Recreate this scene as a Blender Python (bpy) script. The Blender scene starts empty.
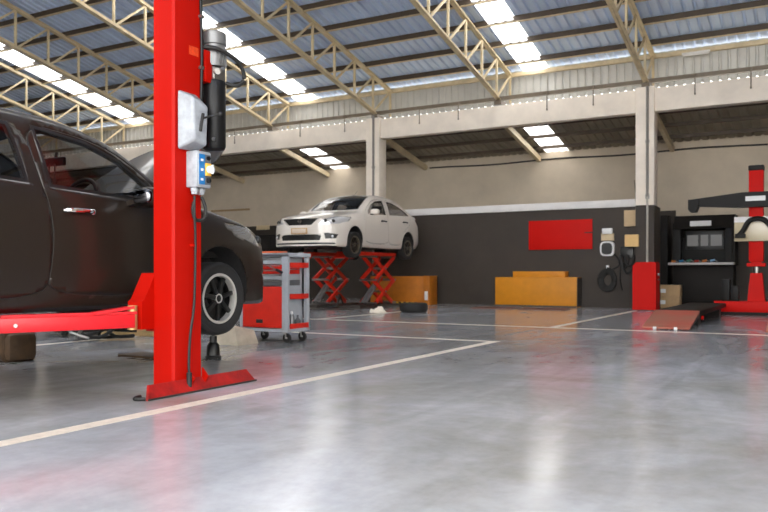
import bpy, bmesh, math, random
import numpy as np
from mathutils import Vector, Matrix
random.seed(7)
C = bpy.context.scene.collection
PI = math.pi
ORG = {}                     # world origin of every thing, so parts can be written in world coordinates

# ------------------------------------------------------------------ materials
def srgb(r, g, b):
    f = lambda c: (c/255/12.92) if c/255 <= .04045 else ((c/255+.055)/1.055)**2.4
    return (f(r), f(g), f(b), 1)

MATS = {}
def mat(name, col, rough=.5, metal=0, noise=0.0, nscale=6, bump=0.0, coat=0, spec=.5, stretch=None, col2=None):
    if name in MATS: return MATS[name]
    m = bpy.data.materials.new(name); m.use_nodes = True
    nt = m.node_tree; b = nt.nodes['Principled BSDF']
    b.inputs['Base Color'].default_value = col
    b.inputs['Roughness'].default_value = rough
    b.inputs['Metallic'].default_value = metal
    b.inputs['Specular IOR Level'].default_value = spec
    if coat:
        b.inputs['Coat Weight'].default_value = coat; b.inputs['Coat Roughness'].default_value = .06
    if noise or bump or col2:
        tc = nt.nodes.new('ShaderNodeTexCoord'); mp = nt.nodes.new('ShaderNodeMapping')
        if stretch: mp.inputs['Scale'].default_value = stretch
        nt.links.new(tc.outputs['Object'], mp.inputs['Vector'])
        n = nt.nodes.new('ShaderNodeTexNoise'); n.inputs['Scale'].default_value = nscale
        n.inputs['Detail'].default_value = 5; n.inputs['Roughness'].default_value = .6
        nt.links.new(mp.outputs['Vector'], n.inputs['Vector'])
        if noise or col2:
            r = nt.nodes.new('ShaderNodeValToRGB')
            r.color_ramp.elements[0].position = .3; r.color_ramp.elements[1].position = .72
            if col2:
                r.color_ramp.elements[0].color = col2; r.color_ramp.elements[1].color = col
            else:
                r.color_ramp.elements[0].color = tuple(c*(1-noise) for c in col[:3])+(1,)
                r.color_ramp.elements[1].color = tuple(min(1, c*(1+noise*.4)) for c in col[:3])+(1,)
            nt.links.new(n.outputs['Fac'], r.inputs['Fac'])
            nt.links.new(r.outputs['Color'], b.inputs['Base Color'])
        if bump:
            bp = nt.nodes.new('ShaderNodeBump'); bp.inputs['Strength'].default_value = bump
            bp.inputs['Distance'].default_value = .02
            nt.links.new(n.outputs['Fac'], bp.inputs['Height'])
            nt.links.new(bp.outputs['Normal'], b.inputs['Normal'])
    MATS[name] = m
    return m

def glass_mat(name, tint, refl=.12, rough=.02):
    if name in MATS: return MATS[name]
    m = bpy.data.materials.new(name); m.use_nodes = True
    nt = m.node_tree; nt.nodes.clear()
    o = nt.nodes.new('ShaderNodeOutputMaterial'); mx = nt.nodes.new('ShaderNodeMixShader')
    t = nt.nodes.new('ShaderNodeBsdfTransparent'); t.inputs['Color'].default_value = tint
    g = nt.nodes.new('ShaderNodeBsdfGlossy'); g.inputs['Roughness'].default_value = rough
    lw = nt.nodes.new('ShaderNodeLayerWeight'); lw.inputs['Blend'].default_value = .5
    pw = nt.nodes.new('ShaderNodeMath'); pw.operation = 'POWER'; pw.inputs[1].default_value = 5
    nt.links.new(lw.outputs['Facing'], pw.inputs[0])
    fr = nt.nodes.new('ShaderNodeMath'); fr.operation = 'MULTIPLY_ADD'; fr.inputs[1].default_value = .95; fr.inputs[2].default_value = .045
    nt.links.new(pw.outputs[0], fr.inputs[0])
    nt.links.new(fr.outputs[0], mx.inputs['Fac'])
    nt.links.new(t.outputs[0], mx.inputs[1]); nt.links.new(g.outputs[0], mx.inputs[2])
    nt.links.new(mx.outputs[0], o.inputs['Surface'])
    MATS[name] = m
    return m

def skylight_mat(name):
    m = bpy.data.materials.new(name); m.use_nodes = True
    nt = m.node_tree; nt.nodes.clear()
    o = nt.nodes.new('ShaderNodeOutputMaterial'); mx = nt.nodes.new('ShaderNodeMixShader')
    t = nt.nodes.new('ShaderNodeBsdfTransparent'); t.inputs['Color'].default_value = (.95, .95, .95, 1)
    g = nt.nodes.new('ShaderNodeBsdfTranslucent'); g.inputs['Color'].default_value = (.9, .9, .9, 1)
    mx.inputs['Fac'].default_value = .85
    nt.links.new(t.outputs[0], mx.inputs[1]); nt.links.new(g.outputs[0], mx.inputs[2])
    nt.links.new(mx.outputs[0], o.inputs['Surface'])
    return m

def stripe_mat(name, c1, c2, scale):
    m = bpy.data.materials.new(name); m.use_nodes = True
    nt = m.node_tree; b = nt.nodes['Principled BSDF']; b.inputs['Roughness'].default_value = .5
    tc = nt.nodes.new('ShaderNodeTexCoord'); sx = nt.nodes.new('ShaderNodeSeparateXYZ')
    nt.links.new(tc.outputs['Object'], sx.inputs[0])
    a = nt.nodes.new('ShaderNodeMath'); a.operation = 'ADD'
    nt.links.new(sx.outputs['X'], a.inputs[0]); nt.links.new(sx.outputs['Z'], a.inputs[1])
    mu = nt.nodes.new('ShaderNodeMath'); mu.operation = 'MULTIPLY'; mu.inputs[1].default_value = scale
    nt.links.new(a.outputs[0], mu.inputs[0])
    fr = nt.nodes.new('ShaderNodeMath'); fr.operation = 'FRACT'; nt.links.new(mu.outputs[0], fr.inputs[0])
    gt = nt.nodes.new('ShaderNodeMath'); gt.operation = 'GREATER_THAN'; gt.inputs[1].default_value = .5
    nt.links.new(fr.outputs[0], gt.inputs[0])
    mx = nt.nodes.new('ShaderNodeMixRGB'); mx.inputs[1].default_value = c1; mx.inputs[2].default_value = c2
    nt.links.new(gt.outputs[0], mx.inputs[0]); nt.links.new(mx.outputs[0], b.inputs['Base Color'])
    return m

# ------------------------------------------------------------------ mesh builder
class MB:
    def __init__(s): s.v = []; s.f = []
    def add(s, vs, fs):
        n = len(s.v); s.v += [tuple(v) for v in vs]; s.f += [tuple(i+n for i in f) for f in fs]; return s
    def box(s, x0, x1, y0, y1, z0, z1, bev=0.0):
        bm = bmesh.new()
        bmesh.ops.create_cube(bm, size=1)
        for v in bm.verts:
            v.co = Vector(((x0+x1)/2+v.co.x*(x1-x0), (y0+y1)/2+v.co.y*(y1-y0), (z0+z1)/2+v.co.z*(z1-z0)))
        if bev: bmesh.ops.bevel(bm, geom=bm.edges[:], offset=bev, segments=2, affect='EDGES', profile=.5)
        return s.bm(bm)
    def bm(s, bm, mtx=None):
        bm.verts.index_update()
        s.add([(mtx @ v.co if mtx else v.co) for v in bm.verts], [[v.index for v in f.verts] for f in bm.faces])
        bm.free(); return s
    def bar(s, p, q, w, h=None, up=(0, 0, 1), bev=0):
        """rectangular bar from p to q, w across and h along up"""
        h = h or w; p = Vector(p); q = Vector(q); d = (q-p); L = d.length; d.normalize(); up = Vector(up)
        a = d.cross(up)
        if a.length < 1e-4: a = d.cross(Vector((1, 0, 0)))
        a.normalize(); b = a.cross(d).normalized()
        M = Matrix((a, d, b)).transposed().to_4x4(); M.translation = (p+q)/2
        t = MB().box(-w/2, w/2, -L/2, L/2, -h/2, h/2, bev)
        return s.add([M @ Vector(v) for v in t.v], t.f)
    def cyl(s, p, q, r, r2=None, n=20, caps=True):
        r2 = r if r2 is None else r2
        p = Vector(p); q = Vector(q); d = (q-p).normalized()
        a = d.cross(Vector((0, 0, 1)))
        if a.length < 1e-4: a = Vector((1, 0, 0))
        a.normalize(); b = d.cross(a)
        vs = []
        for c, rr in ((p, r), (q, r2)):
            for i in range(n):
                t = 2*PI*i/n; vs.append(c+a*math.cos(t)*rr+b*math.sin(t)*rr)
        fs = [(i, (i+1) % n, n+(i+1) % n, n+i) for i in range(n)]
        if caps: fs += [tuple(range(n))[::-1], tuple(range(n, 2*n))]
        return s.add(vs, fs)
    def tube(s, pts, r, n=8, smooth=4, closed=False):
        P = [Vector(p) for p in pts]
        if smooth and len(P) > 2:
            Q = []; m = len(P)
            for i in range(m-1):
                p0 = P[max(i-1, 0)]; p1 = P[i]; p2 = P[i+1]; p3 = P[min(i+2, m-1)]
                for k in range(smooth):
                    t = k/smooth
                    Q.append(.5*((2*p1)+(p2-p0)*t+(2*p0-5*p1+4*p2-p3)*t*t+(3*p1-p0-3*p2+p3)*t**3))
            Q.append(P[-1]); P = Q
        vs = []; fs = []; up = Vector((0.13, .21, .97)); m = len(P)
        for i, p in enumerate(P):
            d = (P[(i+1) % m if closed else min(i+1, m-1)]-P[(i-1) % m if closed else max(i-1, 0)]).normalized()
            a = d.cross(up)
            if a.length < .05: a = d.cross(Vector((1, 0, 0)))
            a.normalize(); b = d.cross(a)
            for k in range(n):
                t = 2*PI*k/n; vs.append(p+a*math.cos(t)*r+b*math.sin(t)*r)
        for i in range(m if closed else m-1):
            j = (i+1) % m
            fs += [(i*n+k, i*n+(k+1) % n, j*n+(k+1) % n, j*n+k) for k in range(n)]
        if not closed: fs += [tuple(range(n))[::-1], tuple((m-1)*n+k for k in range(n))]
        return s.add(vs, fs)
    def lathe(s, prof, o=(0, 0, 0), axis='z', n=32, closed=False):
        """prof: list of (r, h)"""
        vs = []; m = len(prof)
        for r, h in prof:
            for i in range(n):
                t = 2*PI*i/n; c, d = math.cos(t)*r, math.sin(t)*r
                v = {'z': (c, d, h), 'y': (c, h, d), 'x': (h, c, d)}[axis]
                vs.append((v[0]+o[0], v[1]+o[1], v[2]+o[2]))
        fs = []
        for j in range(m if closed else m-1):
            k = (j+1) % m
            fs += [(j*n+i, j*n+(i+1) % n, k*n+(i+1) % n, k*n+i) for i in range(n)]
        if not closed:
            if prof[0][0] > 1e-5: fs.append(tuple(range(n))[::-1])
            if prof[-1][0] > 1e-5: fs.append(tuple((m-1)*n+i for i in range(n)))
        return s.add(vs, fs)
    def prism(s, poly, axis, a0, a1):
        """polygon in the plane normal to axis, extruded a0..a1; poly coords are the other two axes in order"""
        n = len(poly)
        def P(u, v, a): return {'x': (a, u, v), 'y': (u, a, v), 'z': (u, v, a)}[axis]
        vs = [P(u, v, a0) for u, v in poly]+[P(u, v, a1) for u, v in poly]
        fs = [tuple(range(n))[::-1], tuple(range(n, 2*n))]+[(i, (i+1) % n, n+(i+1) % n, n+i) for i in range(n)]
        return s.add(vs, fs)
    def ball(s, c, rx, ry, rz, n=16, m=10, pw=1.0):
        vs = []; fs = []
        f = lambda q: math.copysign(abs(q)**pw, q)
        for j in range(m+1):
            ph = -PI/2+PI*j/m
            for i in range(n):
                t = 2*PI*i/n
                vs.append((c[0]+rx*f(math.cos(t))*f(math.cos(ph)), c[1]+ry*f(math.sin(t))*f(math.cos(ph)), c[2]+rz*f(math.sin(ph))))
        for j in range(m):
            fs += [(j*n+i, j*n+(i+1) % n, (j+1)*n+(i+1) % n, (j+1)*n+i) for i in range(n)]
        return s.add(vs, fs)
    def build(s, name, m, parent=None, smooth=35, mods=()):
        o0 = ORG.get(parent.name, Vector((0, 0, 0))) if parent else Vector((0, 0, 0))
        me = bpy.data.meshes.new(name)
        bm = bmesh.new()
        bv = [bm.verts.new(Vector(v)-o0) for v in s.v]
        for f in s.f:
            try: bm.faces.new([bv[i] for i in f])
            except ValueError: pass
        bmesh.ops.remove_doubles(bm, verts=bm.verts[:], dist=1e-6)
        bmesh.ops.recalc_face_normals(bm, faces=bm.faces[:])
        for f in bm.faces: f.smooth = True
        for e in bm.edges:
            if len(e.link_faces) == 2 and e.calc_face_angle(0) > math.radians(smooth): e.smooth = False
        bm.to_mesh(me); bm.free()
        o = bpy.data.objects.new(name, me); C.objects.link(o)
        if m: me.materials.append(m)
        if parent: o.parent = parent; ORG[o.name] = o0
        return o

def thing(name, label, cat, loc=(0, 0, 0), group=None):
    o = bpy.data.objects.new(name, None); C.objects.link(o)
    o.empty_display_size = .2
    o.location = loc; o['label'] = label; o['category'] = cat
    if group: o['group'] = group
    ORG[o.name] = Vector(loc)
    return o
def tag(o, label, cat, group=None):
    o['label'] = label; o['category'] = cat
    if group: o['group'] = group
    return o
def struct(o, label=None):
    o['kind'] = 'structure'
    if label: o['label'] = label
    return o
def dup(root, label=None):
    r = root.copy(); C.objects.link(r)
    if label: r['label'] = label
    for ch in list(root.children):
        c = ch.copy(); C.objects.link(c); c.parent = r
        for g in list(ch.children):
            d = g.copy(); C.objects.link(d); d.parent = c
    return r
# ------------------------------------------------------------------ palette
M_cream   = mat('cream_painted_concrete', srgb(244, 233, 219), .7, noise=.12, nscale=2)
M_wallup  = mat('cream_plaster', srgb(202, 188, 168), .8, noise=.14, nscale=1.2)
M_dark    = mat('charcoal_wall_paint', srgb(58, 50, 43), .65, noise=.2, nscale=1.5)
M_ledge   = mat('white_ledge_paint', srgb(225, 222, 220), .6, noise=.08, nscale=3)
M_steel   = mat('beige_painted_steel', srgb(214, 196, 160), .5, noise=.25, nscale=4)
M_purlin  = mat('brown_grey_purlin', srgb(78, 65, 52), .6, noise=.25, nscale=5)
M_sheet   = mat('galvanised_roof_sheet', srgb(206, 224, 255), .4, metal=0, noise=.15, nscale=.8, stretch=(6, .5, 1))
M_clad    = mat('grey_cladding_sheet', srgb(196, 196, 192), .55, metal=.3, noise=.12, nscale=2)
M_girt    = mat('dull_brown_girt', srgb(120, 108, 92), .5, noise=.2, nscale=4)
M_lean    = mat('lean_to_sheet', srgb(165, 156, 138), .6, metal=.3, noise=.2, nscale=2)
M_line    = mat('floor_line_paint', srgb(226, 214, 198), .45, noise=.22, nscale=14)
M_sky     = skylight_mat('translucent_roof_panel')

def floor_mat():
    m = bpy.data.materials.new('polished_concrete'); m.use_nodes = True
    nt = m.node_tree; b = nt.nodes['Principled BSDF']; N = nt.nodes.new; L = nt.links.new
    tc = N('ShaderNodeTexCoord')
    def noise(scale, sc=(1, 1, 1), rot=0, det=6, rg=.6, dist=0):
        mp = N('ShaderNodeMapping'); mp.inputs['Scale'].default_value = sc; mp.inputs['Rotation'].default_value = (0, 0, rot)
        n = N('ShaderNodeTexNoise'); n.inputs['Scale'].default_value = scale; n.inputs['Detail'].default_value = det
        n.inputs['Roughness'].default_value = rg; n.inputs['Distortion'].default_value = dist
        L(tc.outputs['Object'], mp.inputs[0]); L(mp.outputs[0], n.inputs['Vector']); return n
    a = noise(.55, (1, 1, 1), .3, 8, .62, .6)
    c = noise(1.1, (2.2, .6, 1), .75, 6, .6, 1.2)     # trowel sweeps
    d = noise(9, (1, 1, 1), 0, 5, .7)
    r1 = N('ShaderNodeValToRGB')
    r1.color_ramp.elements[0].position = .33; r1.color_ramp.elements[0].color = srgb(150, 147, 142)
    r1.color_ramp.elements[1].position = .68; r1.color_ramp.elements[1].color = srgb(194, 196, 203)
    L(a.outputs['Fac'], r1.inputs[0])
    r2 = N('ShaderNodeValToRGB')
    r2.color_ramp.elements[0].position = .35; r2.color_ramp.elements[0].color = (.72, .72, .72, 1)
    r2.color_ramp.elements[1].position = .65; r2.color_ramp.elements[1].color = (1.1, 1.1, 1.12, 1)
    L(c.outputs['Fac'], r2.inputs[0])
    mx = N('ShaderNodeMixRGB'); mx.blend_type = 'MULTIPLY'; mx.inputs[0].default_value = .5
    L(r1.outputs[0], mx.inputs[1]); L(r2.outputs[0], mx.inputs[2])
    r3 = N('ShaderNodeValToRGB')
    r3.color_ramp.elements[0].position = .3; r3.color_ramp.elements[0].color = (.82, .82, .82, 1)
    r3.color_ramp.elements[1].position = .6; r3.color_ramp.elements[1].color = (1, 1, 1, 1)
    L(d.outputs['Fac'], r3.inputs[0])
    m2 = N('ShaderNodeMixRGB'); m2.blend_type = 'MULTIPLY'; m2.inputs[0].default_value = .7
    L(mx.outputs[0], m2.inputs[1]); L(r3.outputs[0], m2.inputs[2])
    L(m2.outputs[0], b.inputs['Base Color'])
    rr = N('ShaderNodeMapRange'); rr.inputs['To Min'].default_value = .08; rr.inputs['To Max'].default_value = .22
    L(c.outputs['Fac'], rr.inputs['Value']); L(rr.outputs[0], b.inputs['Roughness'])
    bp = N('ShaderNodeBump'); bp.inputs['Strength'].default_value = .05; bp.inputs['Distance'].default_value = .02
    L(a.outputs['Fac'], bp.inputs['Height']); L(bp.outputs[0], b.inputs['Normal'])
    b.inputs['Specular IOR Level'].default_value = .45
    return m
M_floor = floor_mat()

XL, XR = -33.0, 7.0
YF = -5.0                           # open front of the hall
YE, ZE, SL = 18.9, 5.90, .23        # eave line of the main roof and its fall per metre
RIDGE = 5.0
ROW = 18.15                          # face of the half wall

# floor
struct(MB().box(XL-6, XR+30, YF, 26, -.2, 0).build('floor', M_floor), 'grey polished concrete workshop floor')
struct(MB().box(XL-30, XR+40, -60, YF, -.22, -.02).build('ground', mat('bounce_apron_concrete', srgb(214, 211, 204), .8, noise=.1, nscale=.4)), 'unseen apron outside the open front, kept pale to bounce daylight in')  # unseen apron, made pale to bounce daylight up onto roof and beam

# painted bay lines
def line(i, x0, x1, y0, y1):
    struct(MB().box(x0, x1, y0, y1, -.01, .0012).build('trim_%d' % i, M_line), 'white painted bay line on the floor')
line(1, -3.41, -3.30, -6, 8.55)
line(2, -7.55, -3.41, 8.45, 8.55)
line(3, -10.5, 2.0, 11.03, 11.13)
line(4, -3.54, -3.44, 11.13, 16.9)
line(5, -7.65, -7.55, -6, 8.55)
line(6, -7.68, -7.58, 11.13, 15.0)

# corrugated sheets ------------------------------------------------
def corrugated(x0, x1, prof, pitch, depth):
    """prof: list of (y,z) along the fall; ribs stand proud of the sheet"""
    m = MB(); xs = []
    x = x0
    while x < x1-1e-6:
        for dx, up in ((0, 0), (.62, 0), (.72, 1), (.90, 1)):
            if x+dx*pitch < x1: xs.append((x+dx*pitch, up))
        x += pitch
    xs.append((x1, 0))
    n = len(prof); vs = []
    for xx, up in xs:
        for y, z in prof: vs.append((xx, y, z+up*depth))
    fs = [(i*n+j, (i+1)*n+j, (i+1)*n+j+1, i*n+j+1) for i in range(len(xs)-1) for j in range(n-1)]
    return m.add(vs, fs)
def roofz(y): return ZE+SL*(YE-y)
TR = [-3.49-3.52*k for k in range(7)]                # truss lines in view
sky = [(t+.30, t+.94) for t in TR[1::2]]             # a translucent strip beside every second truss
edges = [XL]
for a, b in sorted(sky): edges += [a, b]
edges.append(XR)
RH = .145
far = [(RIDGE, roofz(RIDGE)+RH), (YE+.35, roofz(YE+.35)+RH)]
near = [(YF, roofz(RIDGE)+RH-SL*(RIDGE-YF)), (RIDGE, roofz(RIDGE)+RH)]
rm = MB()
for i in range(0, len(edges), 2):
    for pr in (far, near):
        t = corrugated(edges[i], edges[i+1], pr, .22, .05); rm.add(t.v, t.f)
struct(rm.build('ceiling', M_sheet, smooth=20), 'corrugated metal roof sheeting')
for i, (a, b) in enumerate(sorted(sky)):
    dn = lambda p: [(y, z-RH+.03) for y, z in p]
    t = corrugated(a+.04, b+.02, dn(far), .22, .02); t2 = corrugated(a+.04, b+.02, dn(near), .22, .02); t.add(t2.v, t2.f)
    struct(t.build('window_%d' % (i+1), M_sky, smooth=20), 'translucent roof skylight strip')

# wall cladding under the eave
cm = MB()
t = corrugated(XL, XR, [(0, 5.172), (1, 6.0)], .19, .03)
zt = lambda y, z: (5.175 if z-5.172 > .01 else 5.12) if y == 0 else 5.99
cm.add([(x, YE+.12+(z-(5.172 if y == 0 else 6.0)), zt(y, z)) for x, y, z in t.v], t.f)
struct(cm.build('wall_eave', M_clad, smooth=20), 'ribbed metal cladding between roof and beam')

# beam, columns, half wall, back wall
struct(MB().box(XL, XR, 17.97, 18.22, 4.40, 4.92, .01).build('beam', M_cream), 'long cream concrete beam')
for k in range(-1, 4):
    x = -3.49-7.04*k
    struct(MB().box(x-.20, x+.20, 17.88, 18.28, 2.31, 4.95, .012).build('column', M_cream), 'square cream concrete column')
for k in range(-1, 4):
    x = -3.49-7.04*k
    struct(MB().box(x-.20, x+.20, 17.88, 18.28, 0, 2.31).build('column_foot', M_dark), 'dark painted foot of the column')
struct(MB().box(-10.35, -3.31, ROW, ROW+.6, 0, 2.31).build('wall_half', M_dark), 'charcoal half height wall')
struct(MB().box(-10.33, -3.70, ROW-.05, ROW+.25, 2.31, 2.48, .008).build('trim_7', M_ledge), 'white ledge on the half wall')
YB = 20.9
struct(MB().box(XL, -3.31, YB, YB+.2, 2.4, 4.6).box(-3.31, XR, YB, YB+.2, 1.95, 4.6).build('wall_back', M_wallup), 'cream upper back wall')
struct(MB().box(XL, -3.31, YB, YB+.2, 0, 2.4).box(-3.31, XR, YB, YB+.2, 0, 1.95).build('wall_back_lower', M_dark), 'charcoal lower back wall')
struct(MB().box(XL-.2, XL, -5.0, YB+.2, 0, 9.2).build('wall_left', M_wallup), 'left end wall')

struct(MB().box(XL, -7.0, YF-.2, YF, 0, 7.0).build('wall_front_blocker', M_wallup), 'unseen front wall added to block daylight left of the open entrance')  # out of view, added to darken the left bays and roof
struct(MB().box(XR, XR+.2, 0.0, YB+.2, 0, 9.2).build('wall_right_blocker', M_wallup), 'unseen right end wall added to block side daylight')  # unseen, added so the dark car's side reflects less open daylight
# lean-to roof behind the beam
def leanz(y): return 4.72-.2*(y-18.0)
lm = MB()
for i in range(0, len(edges), 2):
    t = corrugated(edges[i], edges[i+1], [(18.1, leanz(18.1)), (21.3, leanz(21.3))], .2, .03); lm.add(t.v, t.f)
struct(lm.build('ceiling_lean_to', M_lean, smooth=20), 'corrugated lean-to roof behind the beam')
for i, (a, b) in enumerate(sorted(sky)):
    t = corrugated(a, b, [(18.1, leanz(18.1)), (21.3, leanz(21.3))], .2, .03)
    struct(t.build('window_%d' % (i+1+len(sky)), M_sky, smooth=20), 'translucent lean-to skylight strip')

# lean-to rafters and purlins: one thing each
raf_words = ['behind the right column', 'left of the lean-to skylight', 'beside the column behind the white car', 'right of the red lift motor',
             'left end behind the red lift post']
for i, x in enumerate(TR[:5]):
    m = MB().bar((x+.1, 18.2, leanz(18.2)-.179), (x+.1, YB-.02, leanz(YB)-.179), .1, .14)
    o = m.build('rafter', M_steel); tag(o, 'short sloping lean-to rafter '+raf_words[i], 'rafter', 'lean-to rafters')
for i, y in enumerate((18.75, 19.55, 20.35)):
    m = MB().box(XL, XR, y-.03, y+.03, leanz(y)-.10, leanz(y)-.016)
    tag(m.build('lean_to_purlin', M_purlin), ['brown lean-to purlin nearest the beam', 'middle brown lean-to purlin behind the beam', 'brown lean-to purlin closest to the back wall'][i], 'purlin', 'lean-to purlins')

# roof trusses --------------------------------------------------------
PAN = .94
def truss():
    t = thing('roof_truss', '', 'roof truss', (0, YE, 5.85), 'sloping lattice roof trusses')
    NP = 15
    yt = [18.85-PAN*i for i in range(NP+1)]
    topz = lambda y: 5.85+SL*(18.85-y); botz = lambda y: 5.09+SL*(18.0-y)
    ends = (18.88, yt[-1])
    def chord(z, y0, w, h):
        m = MB()
        for s in (-1, 1):                                   # a pair of angles back to back
            m.bar((s*w*.27, y0, z(y0)), (s*w*.27, ends[1], z(ends[1])), w*.44, h*.2, up=(0, 0, 1))
            m.bar((s*w*.10, y0, z(y0)+h*.4), (s*w*.10, ends[1], z(ends[1])+h*.4), w*.12, h, up=(0, 0, 1))
        return m
    chord(topz, ends[0], .13, .10).build('top_chord', M_steel, t)
    chord(botz, 18.02, .13, .10).build('bottom_chord', M_steel, t)
    for i, y in enumerate(yt):
        zb = botz(y) if i else 5.15
        MB().bar((0, y, zb), (0, y, topz(y)), .05, .05, up=(0, 1, 0)).build('vertical', M_steel, t)
        if i < NP:
            a = yt[i+1]; MB().bar((.0, a, botz(a)), (.0, y, topz(y)), .045, .045).build('diagonal', M_steel, t)
    MB().box(-.09, .09, 17.97, 18.3, 4.95, 5.06).build('bearing_plate', M_girt, t)
    return t
t0 = truss()
tw = ['above the right hand column', 'left of the wide skylight strip at top centre', 'landing on the column behind the white car',
      'whose lower end rests right of the lift motor', 'seen left of the red post, between the two left skylights',
      'over the dark car, right of the far left skylight', 'farthest left above the dark car roof']
for i, x in enumerate(TR):
    o = t0 if i == 0 else dup(t0)
    o.location.x = x
    o['label'] = 'beige steel lattice roof truss '+tw[i]
# purlins, eave first
ordn = ['first', 'second', 'third', 'fourth', 'fifth', 'sixth', 'seventh', 'eighth', 'ninth', 'tenth', 'eleventh', 'twelfth']
for i in range(12):
    y = 18.45-PAN*i
    z = roofz(y)
    m = MB().box(XL, XR, y-.025, y-.015, z+.01, z+.13).box(XL, XR, y-.025, y+.045, z+.01, z+.02).box(XL, XR, y-.025, y+.045, z+.125, z+.133)
    o = thing('purlin', '%s brown roof purlin up from the eave' % ordn[i], 'purlin', (0, y, z), 'roof purlins')
    m.build('web', M_purlin, o)
    MB().box(XL, XR, y-.03, y+.05, z-.004, z+.009).build('bottom_flange', M_steel, o)

# eave strut and girt bar with hanger rods
tag(MB().box(XL, XR, 18.9, 18.98, 5.83, 5.93).build('eave_strut', M_steel), 'beige strut running along the eave over the cladding', 'strut')
tag(MB().box(XL, XR, 18.02, 18.12, 5.06, 5.15).build('girt_bar', M_girt), 'dark bar running along just above the cream beam', 'bar')
rods = [(-23.2, 'over the dark car windscreen'), (-15.35, 'right of the lift motor, first along the beam'), (-12.95, 'second right of the lift motor'),
        (-11.45, 'just left of the column behind the white car'), (-9.15, 'first right of the column behind the white car'), (-8.05, 'left of the truss at centre'),
        (-5.75, 'below the wide skylight strip'), (-4.65, 'next left of the right column'), (-2.45, 'next right of the right column'), (-1.35, 'farthest right on the beam')]
for x, w in rods:
    o = MB().cyl((x, 17.94, 5.12), (x, 17.94, 4.70), .012, n=8).box(x-.02, x+.02, 17.92, 18.05, 5.09, 5.12).ball((x, 17.94, 4.69), .02, .02, .025, 8, 6).build('hanger_rod', M_girt)
    tag(o, 'thin rod hanging on the cream beam '+w, 'rod', 'rods hanging along the beam')
# fluorescent fitting under the eave at right
f = thing('ceiling_light', 'white tube light fitting under the eave right of the right column', 'light', (-2.55, 18.8, 5.78))
M_white = mat('white_enamel', srgb(228, 228, 228), .4)
MB().box(-2.85, -2.25, 18.77, 18.83, 5.79, 5.83, .005).build('housing', M_white, f)
MB().cyl((-2.83, 18.80, 5.77), (-2.27, 18.80, 5.77), .02, n=12).build('tube', M_white, f)
# cable along the back wall
tag(MB().tube([(x, YB-.02, 3.93+.02*math.sin(x*1.7)) for x in np.arange(-10.3, 3, .6)], .022, 6, 2).build('wall_cable', mat('black_rubber', srgb(24, 23, 22), .6)), 'dark cable clipped along the upper back wall', 'cable')
# ------------------------------------------------------------------ saloon car, front at x = 0, tail at x = 4.425, ground z = 0
def pchip(xs, ys):
    n = len(xs); h = [xs[i+1]-xs[i] for i in range(n-1)]; d = [(ys[i+1]-ys[i])/h[i] for i in range(n-1)]
    m = [0]*n; m[0] = d[0]; m[-1] = d[-1]
    for i in range(1, n-1):
        if d[i-1]*d[i] > 0:
            w1 = 2*h[i]+h[i-1]; w2 = h[i]+2*h[i-1]; m[i] = (w1+w2)/(w1/d[i-1]+w2/d[i])
    def f(x):
        x = min(max(x, xs[0]), xs[-1]); i = 0
        while i < n-2 and x > xs[i+1]: i += 1
        t = (x-xs[i])/h[i]; t2 = t*t; t3 = t2*t
        return (2*t3-3*t2+1)*ys[i]+(t3-2*t2+t)*h[i]*m[i]+(3*t2-2*t3)*ys[i+1]+(t3-t2)*h[i]*m[i+1]
    return f
KX = [0, .1, .3, .6, .9, 1.25, 1.5, 1.87, 2.23, 2.6, 3.0, 3.4, 3.8, 4.1, 4.3, 4.425]
P_ = lambda ys: pchip(KX, ys)
zc = P_([.77, .82, .87, .925, .97, 1.02, 1.185, 1.395, 1.485, 1.505, 1.49, 1.42, 1.25, 1.12, 1.09, 1.02])
ze = P_([.73, .78, .835, .885, .93, .985, 1.14, 1.345, 1.425, 1.445, 1.425, 1.345, 1.18, 1.075, 1.05, .98])
ye = P_([.56, .60, .645, .665, .675, .685, .665, .620, .585, .575, .575, .585, .61, .65, .63, .57])
zb_ = P_([.66, .715, .785, .845, .89, .925, .935, .95, .968, .985, 1.005, 1.03, 1.04, 1.0, .975, .92])
yb_ = P_([.69, .715, .745, .76, .768, .775, .775, .78, .785, .785, .785, .775, .76, .74, .715, .66])
zs_ = P_([.56, .62, .68, .75, .79, .80, .81, .82, .83, .84, .85, .86, .865, .85, .82, .79])
ys_ = P_([.74, .765, .79, .808, .815, .815, .813, .813, .815, .817, .82, .825, .815, .795, .765, .70])
zw_ = P_([.48, .50, .53, .55, .57, .60, .61, .62, .62, .62, .62, .62, .62, .62, .61, .58])
yw_ = P_([.765, .79, .825, .842, .847, .842, .838, .836, .836, .838, .843, .848, .84, .82, .79, .725])
zl_ = P_([.27, .27, .29, .31, .32, .33, .34, .34, .34, .34, .34, .34, .34, .35, .37, .42])
yl_ = P_([.76, .785, .82, .838, .842, .832, .826, .824, .824, .826, .832, .842, .834, .82, .785, .72])
zo_ = P_([.17, .155, .155, .165, .17, .175, .175, .175, .175, .175, .18, .18, .19, .22, .26, .32])
yo_ = P_([.755, .775, .80, .815, .815, .805, .80, .80, .80, .80, .805, .812, .80, .78, .74, .68])

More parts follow.
